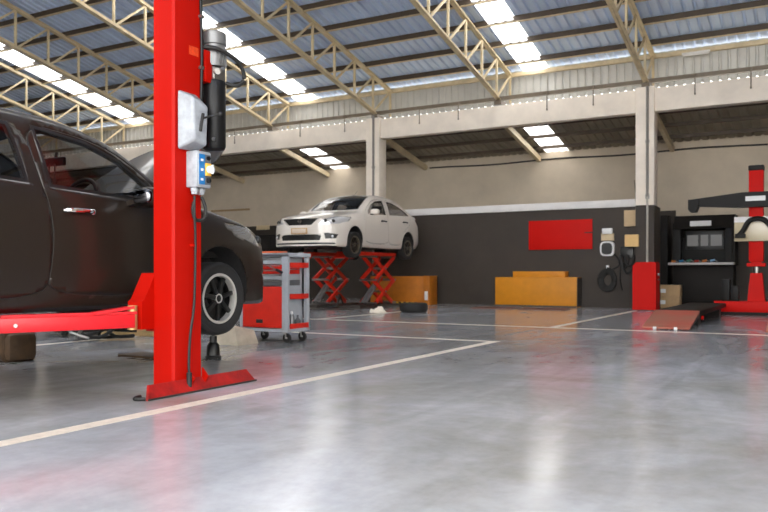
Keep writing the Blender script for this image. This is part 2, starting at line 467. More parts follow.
def section(x):
    a, b = zb_(x), ze(x)
    cab = max(0, min(1, (x-1.25)/.25))*max(0, min(1, (4.05-x)/.3))
    rows = [(0, zo_(x)), (.50, zo_(x)), (yo_(x)-.02, zo_(x)), (yo_(x)+.004, zo_(x)+.035), (yl_(x), zl_(x)), (yw_(x), zw_(x)), (ys_(x), zs_(x)),
            (yb_(x), a), ((yb_(x)+ye(x))/2+.012+.012*cab, (a+b)/2+.008), (ye(x), b), (ye(x)*.55, b+(zc(x)-b)*.72), (0, zc(x))]
    return rows
SHARP = {2, 3}
def dense(rows, k=5):
    out = []; n = len(rows)
    for i in range(n-1):
        p0 = rows[i-1] if i and i not in SHARP else rows[i]
        p1, p2 = rows[i], rows[i+1]
        p3 = rows[i+2] if i+2 < n and (i+1) not in SHARP else rows[i+1]
        if i+2 >= n: p3 = (-rows[n-2][0], rows[n-2][1])
        kk = 1 if i < 3 else k
        for j in range(kk):
            t = j/kk
            q = lambda a, b, c, d: .5*(2*b+(c-a)*t+(2*a-5*b+4*c-d)*t*t+(3*b-a-3*c+d)*t**3)
            out.append((q(p0[0], p1[0], p2[0], p3[0]), q(p0[1], p1[1], p2[1], p3[1])))
    out.append(rows[-1]); return out
def warp(x, y):
    r = min(1.1, abs(y)/.84)
    if x < 1.1: return x+.33*r**3.2*(1-x/1.1)**1.6
    if x > 3.5: return x-.22*r**3*((x-3.5)/.925)**1.6
    return x

def shell():
    bm = bmesh.new()
    xs = [0, .012, .03, .055, .08]+[.11+.035*i for i in range(int((4.33-.11)/.035)+1)]+[4.35, 4.375, 4.395, 4.412, 4.425]
    n = len(dense(section(1)))
    G = []
    for x in xs:
        G.append([bm.verts.new((warp(x, y), y, z)) for y, z in dense(section(x))])
    for i in range(len(xs)-1):
        for j in range(n-1):
            bm.faces.new((G[i][j], G[i][j+1], G[i+1][j+1], G[i+1][j]))
    for e, x in ((0, 0.0), (-1, 4.425)):                     # bowed front and rear faces
        S = dense(section(x)); K = 14; cols = [G[e]]
        for k in range(K-1, -1, -1):
            cols.append([bm.verts.new((warp(x, y*k/K), y*k/K, z)) for y, z in S])
        for k in range(K):
            for j in range(n-1):
                vs = [cols[k][j], cols[k][j+1], cols[k+1][j+1], cols[k+1][j]]
                try: bm.faces.new(vs)
                except ValueError: pass
    bmesh.ops.remove_doubles(bm, verts=bm.verts[:], dist=1e-4)
    r = bmesh.ops.duplicate(bm, geom=bm.verts[:]+bm.edges[:]+bm.faces[:])
    nv = [g for g in r['geom'] if isinstance(g, bmesh.types.BMVert)]
    for v in nv: v.co.y = -v.co.y
    bmesh.ops.reverse_faces(bm, faces=[g for g in r['geom'] if isinstance(g, bmesh.types.BMFace)])
    bmesh.ops.remove_doubles(bm, verts=bm.verts[:], dist=1e-4)
    # drop degenerate and doubled faces
    bmesh.ops.dissolve_degenerate(bm, dist=1e-5, edges=bm.edges[:])
    bmesh.ops.recalc_face_normals(bm, faces=bm.faces[:])
    bm.normal_update()
    c = max(bm.faces, key=lambda f: f.calc_center_median().z)
    if c.normal.z < 0: bmesh.ops.reverse_faces(bm, faces=bm.faces[:]); bm.normal_update()
    return bm

def inpoly(p, poly):
    x, y = p; r = False; n = len(poly)
    for i in range(n):
        x1, y1 = poly[i]; x2, y2 = poly[(i+1) % n]
        if (y1 > y) != (y2 > y) and x < (x2-x1)*(y-y1)/(y2-y1)+x1: r = not r
    return r
def inset(poly, d):
    n = len(poly); area = sum(poly[i][0]*poly[(i+1) % n][1]-poly[(i+1) % n][0]*poly[i][1] for i in range(n))
    s = 1 if area > 0 else -1; out = []
    for i in range(n):
        a = Vector(poly[i-1]); b = Vector(poly[i]); c = Vector(poly[(i+1) % n])
        u = (b-a).normalized(); v = (c-b).normalized()
        n1 = Vector((-u.y, u.x))*s; n2 = Vector((-v.y, v.x))*s
        m = n1+n2; m = m/max(m.length_squared, .3)*2
        out.append((b.x+m.x*d, b.y+m.y*d))
    return out
def round_poly(poly, k=2):
    for _ in range(k):
        q = []
        for i in range(len(poly)):
            a = poly[i]; b = poly[(i+1) % len(poly)]
            q += [(a[0]*.75+b[0]*.25, a[1]*.75+b[1]*.25), (a[0]*.25+b[0]*.75, a[1]*.25+b[1]*.75)]
        poly = q
    return poly

AX = {'side': (0, 2), 'front': (1, 2), 'top': (0, 1)}
def cut(bm, poly, view, ok):
    a, b = AX[view]; n = len(poly)
    for i in range(n):
        p = poly[i]; q = poly[(i+1) % n]
        lo = (min(p[0], q[0])-.002, min(p[1], q[1])-.002); hi = (max(p[0], q[0])+.002, max(p[1], q[1])+.002)
        fs = []
        for f in bm.faces:
            us = [v.co[a] for v in f.verts]; ws = [v.co[b] for v in f.verts]
            if max(us) < lo[0] or min(us) > hi[0] or max(ws) < lo[1] or min(ws) > hi[1]: continue
            if ok(f): fs.append(f)
        if not fs: continue
        co = [0, 0, 0]; co[a], co[b] = p
        no = [0, 0, 0]; no[a] = q[1]-p[1]; no[b] = -(q[0]-p[0])
        if abs(no[a])+abs(no[b]) < 1e-9: continue
        es = {e for f in fs for e in f.edges}; vs = {v for f in fs for v in f.verts}
        bmesh.ops.bisect_plane(bm, geom=fs+list(es)+list(vs), dist=1e-5, plane_co=co, plane_no=Vector(no).normalized())

def extract(bm, faces, name, m, parent, off=0.0, normals=None, thick=0.0):
    """copy faces into a mesh of their own, keeping the smooth normals of the whole shell"""
    idx = {}; vs = []; ns = []; fs = []
    for f in faces:
        t = []
        for v in f.verts:
            if v not in idx: idx[v] = len(vs); vs.append(v.co+v.normal*off); ns.append(v.normal.copy())
            t.append(idx[v])
        fs.append(t)
    if not fs: return None
    me = bpy.data.meshes.new(name); me.from_pydata([tuple(v) for v in vs], [], fs)
    for p in me.polygons: p.use_smooth = True
    me.normals_split_custom_set_from_vertices([tuple(n) for n in ns])
    me.materials.append(m)
    o = bpy.data.objects.new(name, me); C.objects.link(o)
    if parent: o.parent = parent
    ORG[o.name] = Vector((0, 0, 0))
    if thick:
        md = o.modifiers.new('t', 'SOLIDIFY'); md.thickness = thick; md.offset = -1
    return o

W1 = [(1.56, .955), (1.575, 1.04), (1.80, 1.20), (2.05, 1.295), (2.43, 1.345), (2.395, .985)]
W2 = [(2.585, .998), (2.63, 1.34), (2.92, 1.325), (3.27, 1.245), (3.58, 1.12), (3.66, 1.045)]
D1 = [(1.36, .27), (1.31, .45), (1.31, .72), (1.37, .905), (1.50, 1.065), (1.77, 1.25), (2.04, 1.34), (2.53, 1.382), (2.475, .985), (2.445, .90), (2.427, .79), (2.42, .65), (2.432, .48), (2.465, .27)]
D2 = [(2.469, .27), (2.436, .48), (2.424, .65), (2.431, .79), (2.449, .90), (2.479, .985), (2.534, 1.382), (2.94, 1.368), (3.32, 1.285), (3.66, 1.13), (3.73, 1.03), (3.67, .86), (3.42, .72), (3.17, .58), (3.09, .40), (3.08, .27)]
D1 = round_poly(D1, 2); D2 = round_poly(D2, 2)
HOOD = [(.17, -.25), (.17, .25), (.24, .42), (.36, .55), (.55, .625), (.85, .655), (1.22, .675), (1.28, .60), (1.25, .3), (1.24, 0), (1.25, -.3), (1.28, -.60), (1.22, -.675), (.85, -.655), (.55, -.625), (.36, -.55), (.24, -.42)]
WS = [(1.37, .615), (1.62, .595), (1.97, .545), (2.02, .3), (2.035, 0), (2.02, -.3), (1.97, -.545), (1.62, -.595), (1.37, -.615), (1.31, -.3), (1.30, 0), (1.31, .3)]
RW = [(3.40, .50), (3.75, .545), (4.0, .56), (4.05, 0), (4.0, -.56), (3.75, -.545), (3.40, -.50), (3.37, 0)]
AXF, AXR = .875, 3.475
def arch(cx, r=.335):
    p = [(cx+r*math.cos(t), .30+r*math.sin(t)) for t in [PI*i/16 for i in range(17)]]
    return p+[(cx-r*.97, .1), (cx+r*.97, .1)]
mir = lambda p: [(-x, y) for x, y in p]
HL = [(.43, .655), (.58, .635), (.76, .655), (.82, .74), (.805, .83), (.70, .825), (.55, .765)]
GR = [(-.29, .60), (.29, .60), (.455, .755), (.44, .785), (-.44, .785), (-.455, .755)]
IN = [(-.46, .29), (.46, .29), (.49, .385), (.41, .415), (-.41, .415), (-.49, .385)]
FOG = [(.57, .325), (.75, .33), (.775, .42), (.60, .45), (.545, .44)]
LIP = [(-.74, .205), (.74, .205), (.72, .24), (-.72, .24)]

def wheel(parent, x, y, z, rim_m, lip_m, tyre_m, dark_m, r=.295, spokes=7, nuts=True):
    s = 1 if y > 0 else -1
    w = MB().lathe([(.20, -.08), (.235, -.097), (.272, -.10), (.288, -.088), (r, -.06), (r, .06), (.288, .088), (.272, .10), (.235, .097), (.20, .08)], axis='y', closed=True, n=48)
    o = MB().add([(vx+x, vy*s+y, vz+z) for vx, vy, vz in w.v], w.f).build('wheel', tyre_m, parent, smooth=40)
    q = MB().lathe([(.206, .03), (.206, .06), (.202, .088), (.184, .088), (.178, .07), (.180, .03)], axis='y', closed=True, n=48)
    MB().add([(vx+x, vy*s+y, vz+z) for vx, vy, vz in q.v], q.f).build('rim', lip_m, o)
    q = MB()
    for k in range(spokes):
        t = 2*PI*k/spokes+.2; c, d = math.cos(t), math.sin(t)
        q.bar((x+c*.035, y+s*.062, z+d*.035), (x+c*.182, y+s*.055, z+d*.182), .034, .03, up=(0, 1, 0), bev=.006)
    q.lathe([(0, .075), (.022, .075), (.045, .062), (.058, .045), (.058, .0)], axis='y', n=24)
    k0 = len(q.v)-5*24
    q.v[k0:] = [(vx+x, vy*s+y, vz+z) for vx, vy, vz in q.v[k0:]]
    q.build('spokes', rim_m, o)
    MB().lathe([(.026, .068), (.034, .078), (.042, .076), (.044, .06)], (0, 0, 0), 'y', 24, closed=True)
    q = MB().lathe([(.026, .066), (.030, .078), (.038, .078), (.042, .066)], axis='y', n=24, closed=True)
    MB().add([(vx+x, vy*s+y, vz+z) for vx, vy, vz in q.v], q.f).build('hub_ring', lip_m, o)
    q = MB().lathe([(.206, -.08), (.206, .03), (.180, .03), (.174, -.02), (.05, -.02), (.05, -.08)], axis='y', closed=True, n=48)
    MB().add([(vx+x, vy*s+y, vz+z) for vx, vy, vz in q.v], q.f).build('rim_barrel', rim_m, o)
    MB().cyl((x, y-s*.06, z), (x, y+s*.0, z), .135, n=32).build('brake_disc', dark_m, o)

def car(name, label, paint, opt):
    K = thing(name, label, 'car')
    blk = mat('black_rubber', srgb(24, 23, 22), .6); und = mat('dark_underbody', srgb(30, 28, 27), .8)
    liner = mat('wheel_arch_liner', srgb(38, 37, 38), .8, noise=.3, nscale=30)
    gls = glass_mat('tinted_glass_'+name, opt['tint']); lampg = glass_mat('lamp_glass', (.92, .92, .92, 1))
    chrome = mat('chrome', (.8, .8, .8, 1), .12, metal=1); plastic = mat('black_plastic', srgb(22, 22, 22), .4)
    seatm = mat('dark_seat_fabric', srgb(58, 54, 50), .9, noise=.2, nscale=20); red = mat('tail_lamp_red', srgb(150, 20, 16), .2)
    refl = mat('lamp_reflector', (.72, .72, .74, 1), .2, metal=.25)
    bm = shell()
    side = lambda f: abs(f.normal.y) > .3 and abs(f.calc_center_median().y) > .5
    sideall = lambda f: abs(f.calc_center_median().y) > .5 and f.calc_center_median().z < .72
    front = lambda f: f.normal.x < -.12 and f.calc_center_median().x < .75
    top = lambda f: f.normal.z > .3 and f.calc_center_median().z > .62
    ar = [arch(AXF), arch(AXR)]
    for p in ar: cut(bm, p, 'side', sideall)
    kill = [f for f in bm.faces if sideall(f) and any(inpoly((f.calc_center_median().x, f.calc_center_median().z), p) for p in ar)]
    bmesh.ops.delete(bm, geom=kill, context='FACES')
    G = .003
    sets = {}
    for nm, p in (('d1', D1), ('d2', D2)):
        cut(bm, inset(p, -G), 'side', side); cut(bm, inset(p, G), 'side', side)
    for nm, p in (('w1', W1), ('w2', W2)):
        cut(bm, p, 'side', side); cut(bm, inset(p, -.022), 'side', side)
    cut(bm, HOOD, 'top', top); cut(bm, inset(HOOD, .008), 'top', top)
    up = lambda f: f.normal.z > .15 and f.calc_center_median().z > .95
    cut(bm, WS, 'top', up); cut(bm, inset(WS, .02), 'top', up); cut(bm, RW, 'top', up)
    LIST = [('headlight', HL), ('headlight', mir(HL)), ('grille', GR), ('lower_intake', IN), ('fog_lamp', FOG), ('fog_lamp', mir(FOG)), ('lip_slot', LIP)]
    for nm, p in LIST: cut(bm, p, 'front', front)
    cut(bm, inset(GR, .022), 'front', front)
    TL = [(4.02, .985), (4.10, .84), (4.5, .80), (4.5, 1.0)]
    tail = lambda f: f.calc_center_median().x > 3.9 and abs(f.calc_center_median().y) > .45
    cut(bm, TL, 'side', tail)
    bm.normal_update()
    P = {k: [] for k in ('body', 'd1+', 'd1-', 'd2+', 'd2-', 'w1+', 'w1-', 'w2+', 'w2-', 'seal', 'hood', 'gap', 'ws', 'rw', 'under', 'tail+', 'tail-', 'wseal', 'grille_frame')}
    FP = {i: [] for i in range(len(LIST))}
    d1i, d2i, d1o, d2o = inset(D1, G), inset(D2, G), inset(D1, -G), inset(D2, -G)
    w1o, w2o = inset(W1, -.022), inset(W2, -.022); hi = inset(HOOD, .008); wsi = inset(WS, .02); gri = inset(GR, .022)
    for f in bm.faces:
        c = f.calc_center_median(); s = '+' if c.y > 0 else '-'; sd = (c.x, c.z); tp = (c.x, c.y); fr = (c.y, c.z)
        k = 'body'
        if f.normal.z < -.6 and c.z < .32: k = 'under'
        elif up(f) and inpoly(tp, WS): k = 'ws' if inpoly(tp, wsi) else 'wseal'
        elif up(f) and inpoly(tp, RW): k = 'rw'
        elif side(f) and inpoly(sd, W1): k = 'w1'+s
        elif side(f) and inpoly(sd, W2): k = 'w2'+s
        elif side(f) and opt['black_seals'] and (inpoly(sd, w1o) or inpoly(sd, w2o)): k = 'seal'
        elif side(f) and inpoly(sd, d1i): k = 'd1'+s
        elif side(f) and inpoly(sd, d2i): k = 'd2'+s
        elif side(f) and (inpoly(sd, d1o) or inpoly(sd, d2o)): k = 'gap'
        elif top(f) and inpoly(tp, hi): k = 'hood'
        elif top(f) and inpoly(tp, HOOD): k = 'gap'
        elif tail(f) and inpoly(sd, TL) and c.x > 4.0: k = 'tail'+s
        elif front(f):
            for i, (nm, p) in enumerate(LIST):
                if inpoly(fr, p):
                    k = None
                    if nm == 'grille' and not inpoly(fr, gri): P['grille_frame'].append(f)
                    else: FP[i].append(f)
                    break
        if k: P[k].append(f)
    body = extract(bm, P['body'], 'body', paint, K, thick=.004)
    for sg in (-1, 1): extract(bm, [f for f in P['gap'] if side(f) and f.calc_center_median().y*sg > 0], 'shut_line', blk, K, off=-.004)
    extract(bm, [f for f in P['gap'] if not side(f)], 'bonnet_gap', blk, K, off=-.004)
    for sg in (-1, 1): extract(bm, [f for f in P['seal'] if f.calc_center_median().y*sg > 0], 'window_seal', plastic, K)
    extract(bm, P['under'], 'underbody', und, K)
    for s in '+-':
        sg = 1 if s == '+' else -1
        for nm, kd, kw, hx in (('front_door', 'd1', 'w1', 2.22), ('rear_door', 'd2', 'w2', 3.33)):
            d = extract(bm, P[kd+s], nm, paint, K, thick=.004)
            extract(bm, P[kw+s], 'door_window', gls, d, off=-.003)
            zh = .82 if hx < 3 else .86
            yy = sg*(.819 if hx < 3 else .823)
            MB().tube([(hx-.10, yy, zh+.004), (hx-.075, yy+sg*.030, zh+.006), (hx, yy+sg*.036, zh+.006), (hx+.085, yy+sg*.03, zh+.004), (hx+.105, yy, zh)], .0155, 10).ball((hx-.105, yy+sg*.008, zh+.004), .022, .016, .022).build('door_handle', opt['handle'], d)
            if nm == 'front_door':
                mx_, mz_ = opt['mirror']; m = MB().ball((mx_, sg*.935, mz_), .075, .105, .07, 20, 12, .75)
                m.bar((mx_+.03, sg*.79, mz_-.045), (mx_+.03, sg*.87, mz_-.025), .07, .035)
                mo = m.build('door_mirror', paint, d)
                MB().ball((mx_+.055, sg*.937, mz_), .03, .088, .055, 20, 12, .7).build('mirror_glass', mat('mirror_glass', (.16, .16, .17, 1), .08, metal=1), mo)
                MB().ball((mx_, sg*.90, mz_-.05), .06, .10, .02, 16, 8).build('mirror_base', plastic, mo)
        extract(bm, P['tail'+s], 'tail_lamp', red, K)
    hood = extract(bm, P['hood'], 'bonnet', paint, K, thick=.012)
    extract(bm, P['ws'], 'windscreen', gls, K, off=-.002); extract(bm, P['wseal'], 'windscreen_seal', plastic, K)
    extract(bm, P['rw'], 'rear_window', gls, K, off=-.002)
    if P['grille_frame']: extract(bm, P['grille_frame'], 'grille_surround', paint if opt['plain_grille'] else chrome, K)
    for i, (nm, p) in enumerate(LIST):
        if nm == 'headlight':
            h = extract(bm, FP[i], 'headlight', lampg, K)
            b = extract(bm, FP[i], 'reflector', mat('dim_reflector', (.30, .29, .28, 1), .25, metal=.3) if opt['dark_lamp'] else refl, h, off=-.012)
            cs = [f.calc_center_median() for f in FP[i]]
            if cs:
                sg = 1 if i == 0 else -1
                for q in (.56, .68):
                    cc = min(cs, key=lambda v: abs(abs(v.y)-q)+abs(v.z-.71)*1.5)
                    MB().ball((cc.x+.03, cc.y, cc.z), .03, .045, .04, 16, 10).build('lamp_bowl', plastic, h)
        elif nm == 'fog_lamp':
            h = extract(bm, FP[i], 'fog_lamp', plastic, K, off=-.008)
            cs = [f.calc_center_median() for f in FP[i]]
            if cs:
                cc = min(cs, key=lambda v: abs(abs(v.y)-.66)+abs(v.z-.395))
                MB().ball((cc.x+.012, cc.y, cc.z), .02, .032, .032, 16, 10).build('fog_lens', refl, h)
        else:
            extract(bm, FP[i], nm, plastic, K, off=-.02 if nm != 'lip_slot' else -.004)
    xf = lambda y: warp(0, y)
    # badge and plate
    MB().lathe([(.032, -.006), (.032, .006), (.040, .006), (.040, -.006)], (.0, 0, .705), 'x', 28, closed=True).box(-.008, .006, -.05, .05, .697, .713, .003).build('badge', opt['badge'], K)
    pl = MB().box(-.022, -.006, -.20, .20, .425, .56, .003).build('number_plate', opt['plate'][0], K)
    MB().box(-.026, -.0215, -.165, .165, .45, .54, .001).build('plate_face', opt['plate'][1], pl)
    # arches, axle hubs, interior
    for cx in (AXF, AXR):
        for s in (-1, 1):
            m = MB(); n = 18; vs = []; fs = []
            for i in range(n+1):
                t = PI*i/n; u = (cx+.345*math.cos(t), .30+.345*math.sin(t))
                zz = u[1] if i not in (0, n) else .2
                vs += [(u[0], s*.815, zz), (u[0], s*.50, zz)]
            for i in range(n): fs.append((2*i, 2*i+1, 2*i+3, 2*i+2))
            fs.append(tuple(2*i+1 for i in range(n+1)))
            m.add(vs, fs).build('wheel_arch_liner', liner, K)
            MB().cyl((cx, s*.45, .22), (cx, s*.70, .22), .04).bar((cx, s*.54, .24), (cx+.02, s*.52, .60), .06).build('suspension_strut', und, K)
            wheel(K, cx, s*.745, .30-opt['droop'], opt['rim'], opt['rim_lip'], opt['tyre'], und)
    inner = [f for k in ('body', 'd1+', 'd1-', 'd2+', 'd2-', 'seal') for f in P[k] if 1.30 < f.calc_center_median().x < 4.0 and f.calc_center_median().z > .25]
    tr = extract(bm, inner, 'interior_trim', seatm, K, off=-.03)
    MB().box(.5, 4.2, -.49, .49, .20, .26).box(1.25, 3.1, -.78, .78, .22, .27).build('floor_pan', und, K)
    if opt['engine']:
        MB().box(.25, 1.2, -.6, .6, .55, .60).box(.4, .95, -.35, .3, .6, .80, .03).box(.85, 1.15, .25, .5, .6, .85, .02).build('engine', und, K)
    MB().prism([(1.28, .50), (1.28, .98), (1.62, .99), (1.72, .93), (1.70, .6)], 'y', -.70, .70).build('dashboard', plastic, K)
    dy = opt['driver']
    sw = MB().lathe([(.165, 0), (.172, .011), (.183, .014), (.192, .011), (.197, 0), (.192, -.011), (.183, -.014), (.172, -.011)], axis='x', n=36, closed=True)
    sw.bar((0, -.17, 0), (0, .17, 0), .04, .02).bar((0, 0, 0), (0, 0, -.17), .04, .02).ball((0, 0, 0), .03, .06, .06)
    M = Matrix.Translation((1.86, dy, .93)) @ Matrix.Rotation(math.radians(-22), 4, 'Y')
    MB().add([M @ Vector(v) for v in sw.v], sw.f).build('steering_wheel', plastic, K)
    for y in (-.36, .36):
        m = MB()
        m.prism([(2.1, .30), (2.08, .50), (2.55, .46), (2.62, .30)], 'y', y-.25, y+.25)
        m.prism([(2.50, .42), (2.62, .40), (2.80, .98), (2.72, 1.02), (2.66, .98)], 'y', y-.24, y+.24)
        st = m.build('front_seat', seatm, K)
        h = MB().box(2.71, 2.80, y-.125, y+.125, 1.08, 1.25, .03).build('headrest', plastic, st)
        MB().cyl((2.75, y-.06, .98), (2.75, y-.06, 1.1), .009, n=8).cyl((2.75, y+.06, .98), (2.75, y+.06, 1.1), .009, n=8).build('headrest_post', chrome, st)
    MB().prism([(3.0, .30), (2.98, .52), (3.4, .50), (3.55, .98), (3.68, .98), (3.55, .30)], 'y', -.62, .62).build('rear_seat', seatm, K)
    rv = MB().box(1.76, 1.79, -.11, .11, 1.225, 1.29, .01).cyl((1.77, 0, 1.28), (1.76, 0, 1.33), .012).build('rear_view_mirror', plastic, K)
    if opt['hood_deg']: MB().tube([(1.80, -.03, 1.24), (1.80, -.035, 1.17), (1.80, -.03, 1.12)], .006, 6, 3).tube([(1.80, .03, 1.24), (1.80, .03, 1.10)], .005, 6, 3).ball((1.80, -.03, 1.12), .02, .02, .03).ball((1.80, .03, 1.10), .015, .02, .04).build('hanging_charm', seatm, rv)
    if opt.get('antenna'):
        MB().cyl((2.25, 0, zc(2.25)-.01), (2.45, 0, zc(2.25)+.13), .006, .003, 8).ball((2.25, 0, zc(2.25)), .03, .02, .012).build('antenna', plastic, K)
    if opt['hood_deg']:
        a = math.radians(opt['hood_deg']); pv = Vector((1.25, 0, 1.0))
        R = Matrix.Translation(pv) @ Matrix.Rotation(a, 4, 'Y') @ Matrix.Translation(-pv)
        hood.data.transform(R)
        MB().cyl((.42, -.55, .78), R @ Vector((.62, -.5, .88)), .006, n=8).build('bonnet_stay', plastic, K)
    bm.free()
    return K

tyre_m = mat('tyre_rubber', srgb(30, 29, 29), .75, noise=.25, nscale=25)
lip_silver = mat('machined_rim_lip', srgb(215, 212, 206), .35, metal=.55)
rim_black = mat('black_alloy', srgb(15, 15, 15), .5)
rim_grey = mat('grey_alloy', srgb(44, 39, 34), .5, metal=.2); lip_dull = mat('dull_rim_lip', srgb(104, 94, 80), .5, metal=.3)
M_grey_paint = mat('brown_grey_car_paint', srgb(38, 31, 26), .35, metal=.05, coat=.4, spec=.2, noise=.06, nscale=1)
M_white_paint = mat('pearl_white_car_paint', srgb(226, 218, 208), .35, coat=.8, noise=.04, nscale=1)
chrome = mat('chrome', (.8, .8, .8, 1), .12, metal=1)
dark_car = car('sedan', 'dark brown-grey sedan with raised bonnet lifted on the red post at left', M_grey_paint,
    dict(badge=chrome, mirror=(1.73, .95), tint=(.6, .6, .6, 1), black_seals=True, handle=chrome, plain_grille=False, dark_lamp=True, droop=.085, rim=rim_black, rim_lip=lip_silver, tyre=tyre_m,
         plate=(chrome, M_white), engine=True, driver=.36, hood_deg=43))
dark_car.location = (-5.05, 5.63, .38); dark_car.rotation_euler = (0, 0, -PI/2)
white_car = car('sedan', 'white sedan raised on the red scissor lift in the background', M_white_paint,
    dict(badge=mat('dull_badge', srgb(120, 112, 104), .4, metal=.5), mirror=(1.58, 1.0), tint=(.16, .16, .17, 1), black_seals=False, handle=mat('black_plastic', srgb(22, 22, 22), .4), plain_grille=True, dark_lamp=False, droop=.085, rim=rim_grey, rim_lip=lip_dull, tyre=tyre_m,
         plate=(mat('plate_holder', srgb(196, 160, 116), .5), mat('blank_plate', srgb(214, 196, 176), .5)), engine=False, driver=.36, hood_deg=0, antenna=True))
white_car.scale = (1.035, .99, .955)
white_car.location = (-9.47, 13.10, 1.197); white_car.rotation_euler = (0, 0, PI/2+math.radians(3.2))
# ------------------------------------------------------------------ two-post lift, near column
M_red   = mat('red_lift_paint', srgb(168, 11, 0), .5, noise=.06, nscale=3, spec=.15)
M_redw  = mat('worn_red_paint', srgb(160, 16, 8), .55, noise=.6, nscale=9)
M_blk   = mat('black_rubber', srgb(24, 23, 22), .6)
M_plast = mat('black_plastic', srgb(22, 22, 22), .4)
M_alu   = mat('grey_aluminium', srgb(128, 128, 128), .42, metal=.45, noise=.2, nscale=12)
M_zinc  = mat('zinc_steel', srgb(150, 148, 144), .35, metal=.9, noise=.15, nscale=20)
M_gun   = mat('dark_gunmetal', srgb(17, 17, 19), .45, metal=0, spec=.3)
M_cover = mat('smudged_white_plastic', srgb(160, 164, 170), .45, noise=.3, nscale=14)
M_blue  = mat('blue_faceplate', srgb(28, 112, 176), .4)
M_yel   = mat('yellow_plastic', srgb(232, 178, 70), .45)
M_grease= mat('dark_greasy_steel', srgb(48, 43, 40), .55, noise=.4, nscale=10)

L = thing('car_lift_post', 'tall red lift post at left with grey motor, white cover and blue control panel', 'car lift', (-3.84, 3.91, 0))
prof = [(-3.935, 3.775), (-3.765, 3.77), (-3.75, 3.785), (-3.735, 3.885), (-3.735, 4.015), (-3.75, 4.03), (-3.935, 4.03), (-3.935, 3.98), (-3.92, 3.98), (-3.92, 4.015),
        (-3.765, 4.015), (-3.75, 4.0), (-3.75, 3.89), (-3.765, 3.80), (-3.92, 3.79), (-3.92, 3.825), (-3.935, 3.825)]
MB().prism(prof, 'z', .015, 3.7).build('column', M_red, L, smooth=20)
b = MB().box(-3.93, -3.74, 3.76, 4.48, 0, .018).build('base_plate', M_redw, L)
m = MB().add([(-3.67, 3.475, .0), (-3.67, 4.53, .0), (-3.735, 4.495, .088), (-3.735, 3.54, .088), (-3.69, 3.475, .0), (-3.69, 4.53, .0), (-3.75, 4.495, .085), (-3.75, 3.54, .085)],
             [(0, 1, 2, 3), (4, 7, 6, 5), (0, 4, 5, 1), (3, 2, 6, 7), (0, 3, 7, 4), (1, 5, 6, 2)])
m.build('toe_guard', M_redw, L)
MB().box(-3.672, -3.664, 3.475, 4.53, 0, .012).build('guard_edge', M_grease, L)
for y in (3.90, 4.03):
    MB().prism([(-3.735, .015), (-3.68, .09), (-3.735, .15)], 'y', y-.006, y+.006).build('gusset', M_red, L)
for x, y in ((-3.80, 4.12), (-3.80, 4.36)):
    MB().cyl((x-.06, y, .018), (x-.06, y, .045), .016, n=6).build('anchor_bolt', M_grease, L)
ca = MB().box(-4.06, -3.945, 3.82, 4.03, .40, .78, .008).build('carriage', M_red, L)
MB().prism([(3.665, .425), (3.665, .61), (3.69, .625), (3.785, .80), (3.81, .80), (3.81, .425)], 'x', -4.06, -3.93).build('arm_bracket', M_red, ca)
def arm(p, q, pad, w=.115):
    p = Vector(p); q = Vector(q); d = (q-p).normalized()
    a = MB().bar(p, p+d*.95, w, .09, bev=.006)
    a.bar(p-d*.02+Vector((0, 0, .052)), p+d*.8+Vector((0, 0, .052)), w*.6, .02)
    a.bar(p+Vector((0, 0, .09)), p+d*.26+Vector((0, 0, .055)), w*.8, .018)
    o = a.build('swing_arm', mat('pink_red_arm_paint', srgb(206, 18, 30), .4, noise=.12, nscale=8), L)
    MB().bar(p+d*.6, q, w*.72, .065, bev=.004).build('arm_extension', M_red, o)
    MB().cyl(q+Vector((0, 0, -.04)), q+Vector((0, 0, pad-.02-q.z)), .05).build('pad_screw', M_zinc, o)
    MB().cyl((q.x, q.y, pad-.025), (q.x, q.y, pad), .075).build('rubber_pad', M_blk, o)
    MB().cyl(p+Vector((0, 0, -.06)), p+Vector((0, 0, .10)), .032).build('pivot_pin', mat('brass_pin', srgb(196, 160, 104), .4, metal=.5), o)
    for k in (.72,): MB().cyl(p+d*k+Vector((.05, -.03, 0)), p+d*k+Vector((.075, -.045, 0)), .012, n=8).build('stop_bolt', M_zinc, o)
arm((-3.985, 3.635, .485), (-4.56, 2.28, .485), .552)
arm((-4.02, 4.10, .485), (-4.82, 4.24, .485), .552, .1)
# motor and tank
pu = MB().lathe([(.03, 1.668), (.075, 1.67), (.084, 1.69), (.084, 2.13), (.078, 2.15), (.03, 2.15)], (-3.75, 4.16, 0), n=36).build('oil_tank', M_gun, L)
MB().cyl((-3.75+.06, 4.10, 1.73), (-3.75+.066, 4.085, 1.73), .014, n=12).build('drain_plug', M_zinc, pu)
mo = MB().lathe([(.05, 2.245), (.082, 2.25), (.082, 2.38), (.078, 2.385), (.078, 2.40), (.088, 2.405), (.088, 2.485), (.06, 2.50), (0, 2.50)], (-3.75, 4.16, 0), n=36)
for k in range(18):
    t = 2*PI*k/18; mo.bar((-3.75+.084*math.cos(t), 4.16+.084*math.sin(t), 2.26), (-3.75+.084*math.cos(t), 4.16+.084*math.sin(t), 2.375), .008, .012, up=(math.cos(t), math.sin(t), 0))
mo.build('motor', M_alu, L)
v = MB().box(-3.81, -3.69, 4.10, 4.22, 2.15, 2.245, .012).cyl((-3.75, 4.16, 2.20), (-3.66, 4.10, 2.20), .022).cyl((-3.70, 4.14, 2.19), (-3.63, 4.12, 2.22), .016).build('valve_block', M_zinc, L)
MB().box(-3.80, -3.71, 4.03, 4.10, 2.12, 2.34, .004).build('motor_bracket', M_red, L)
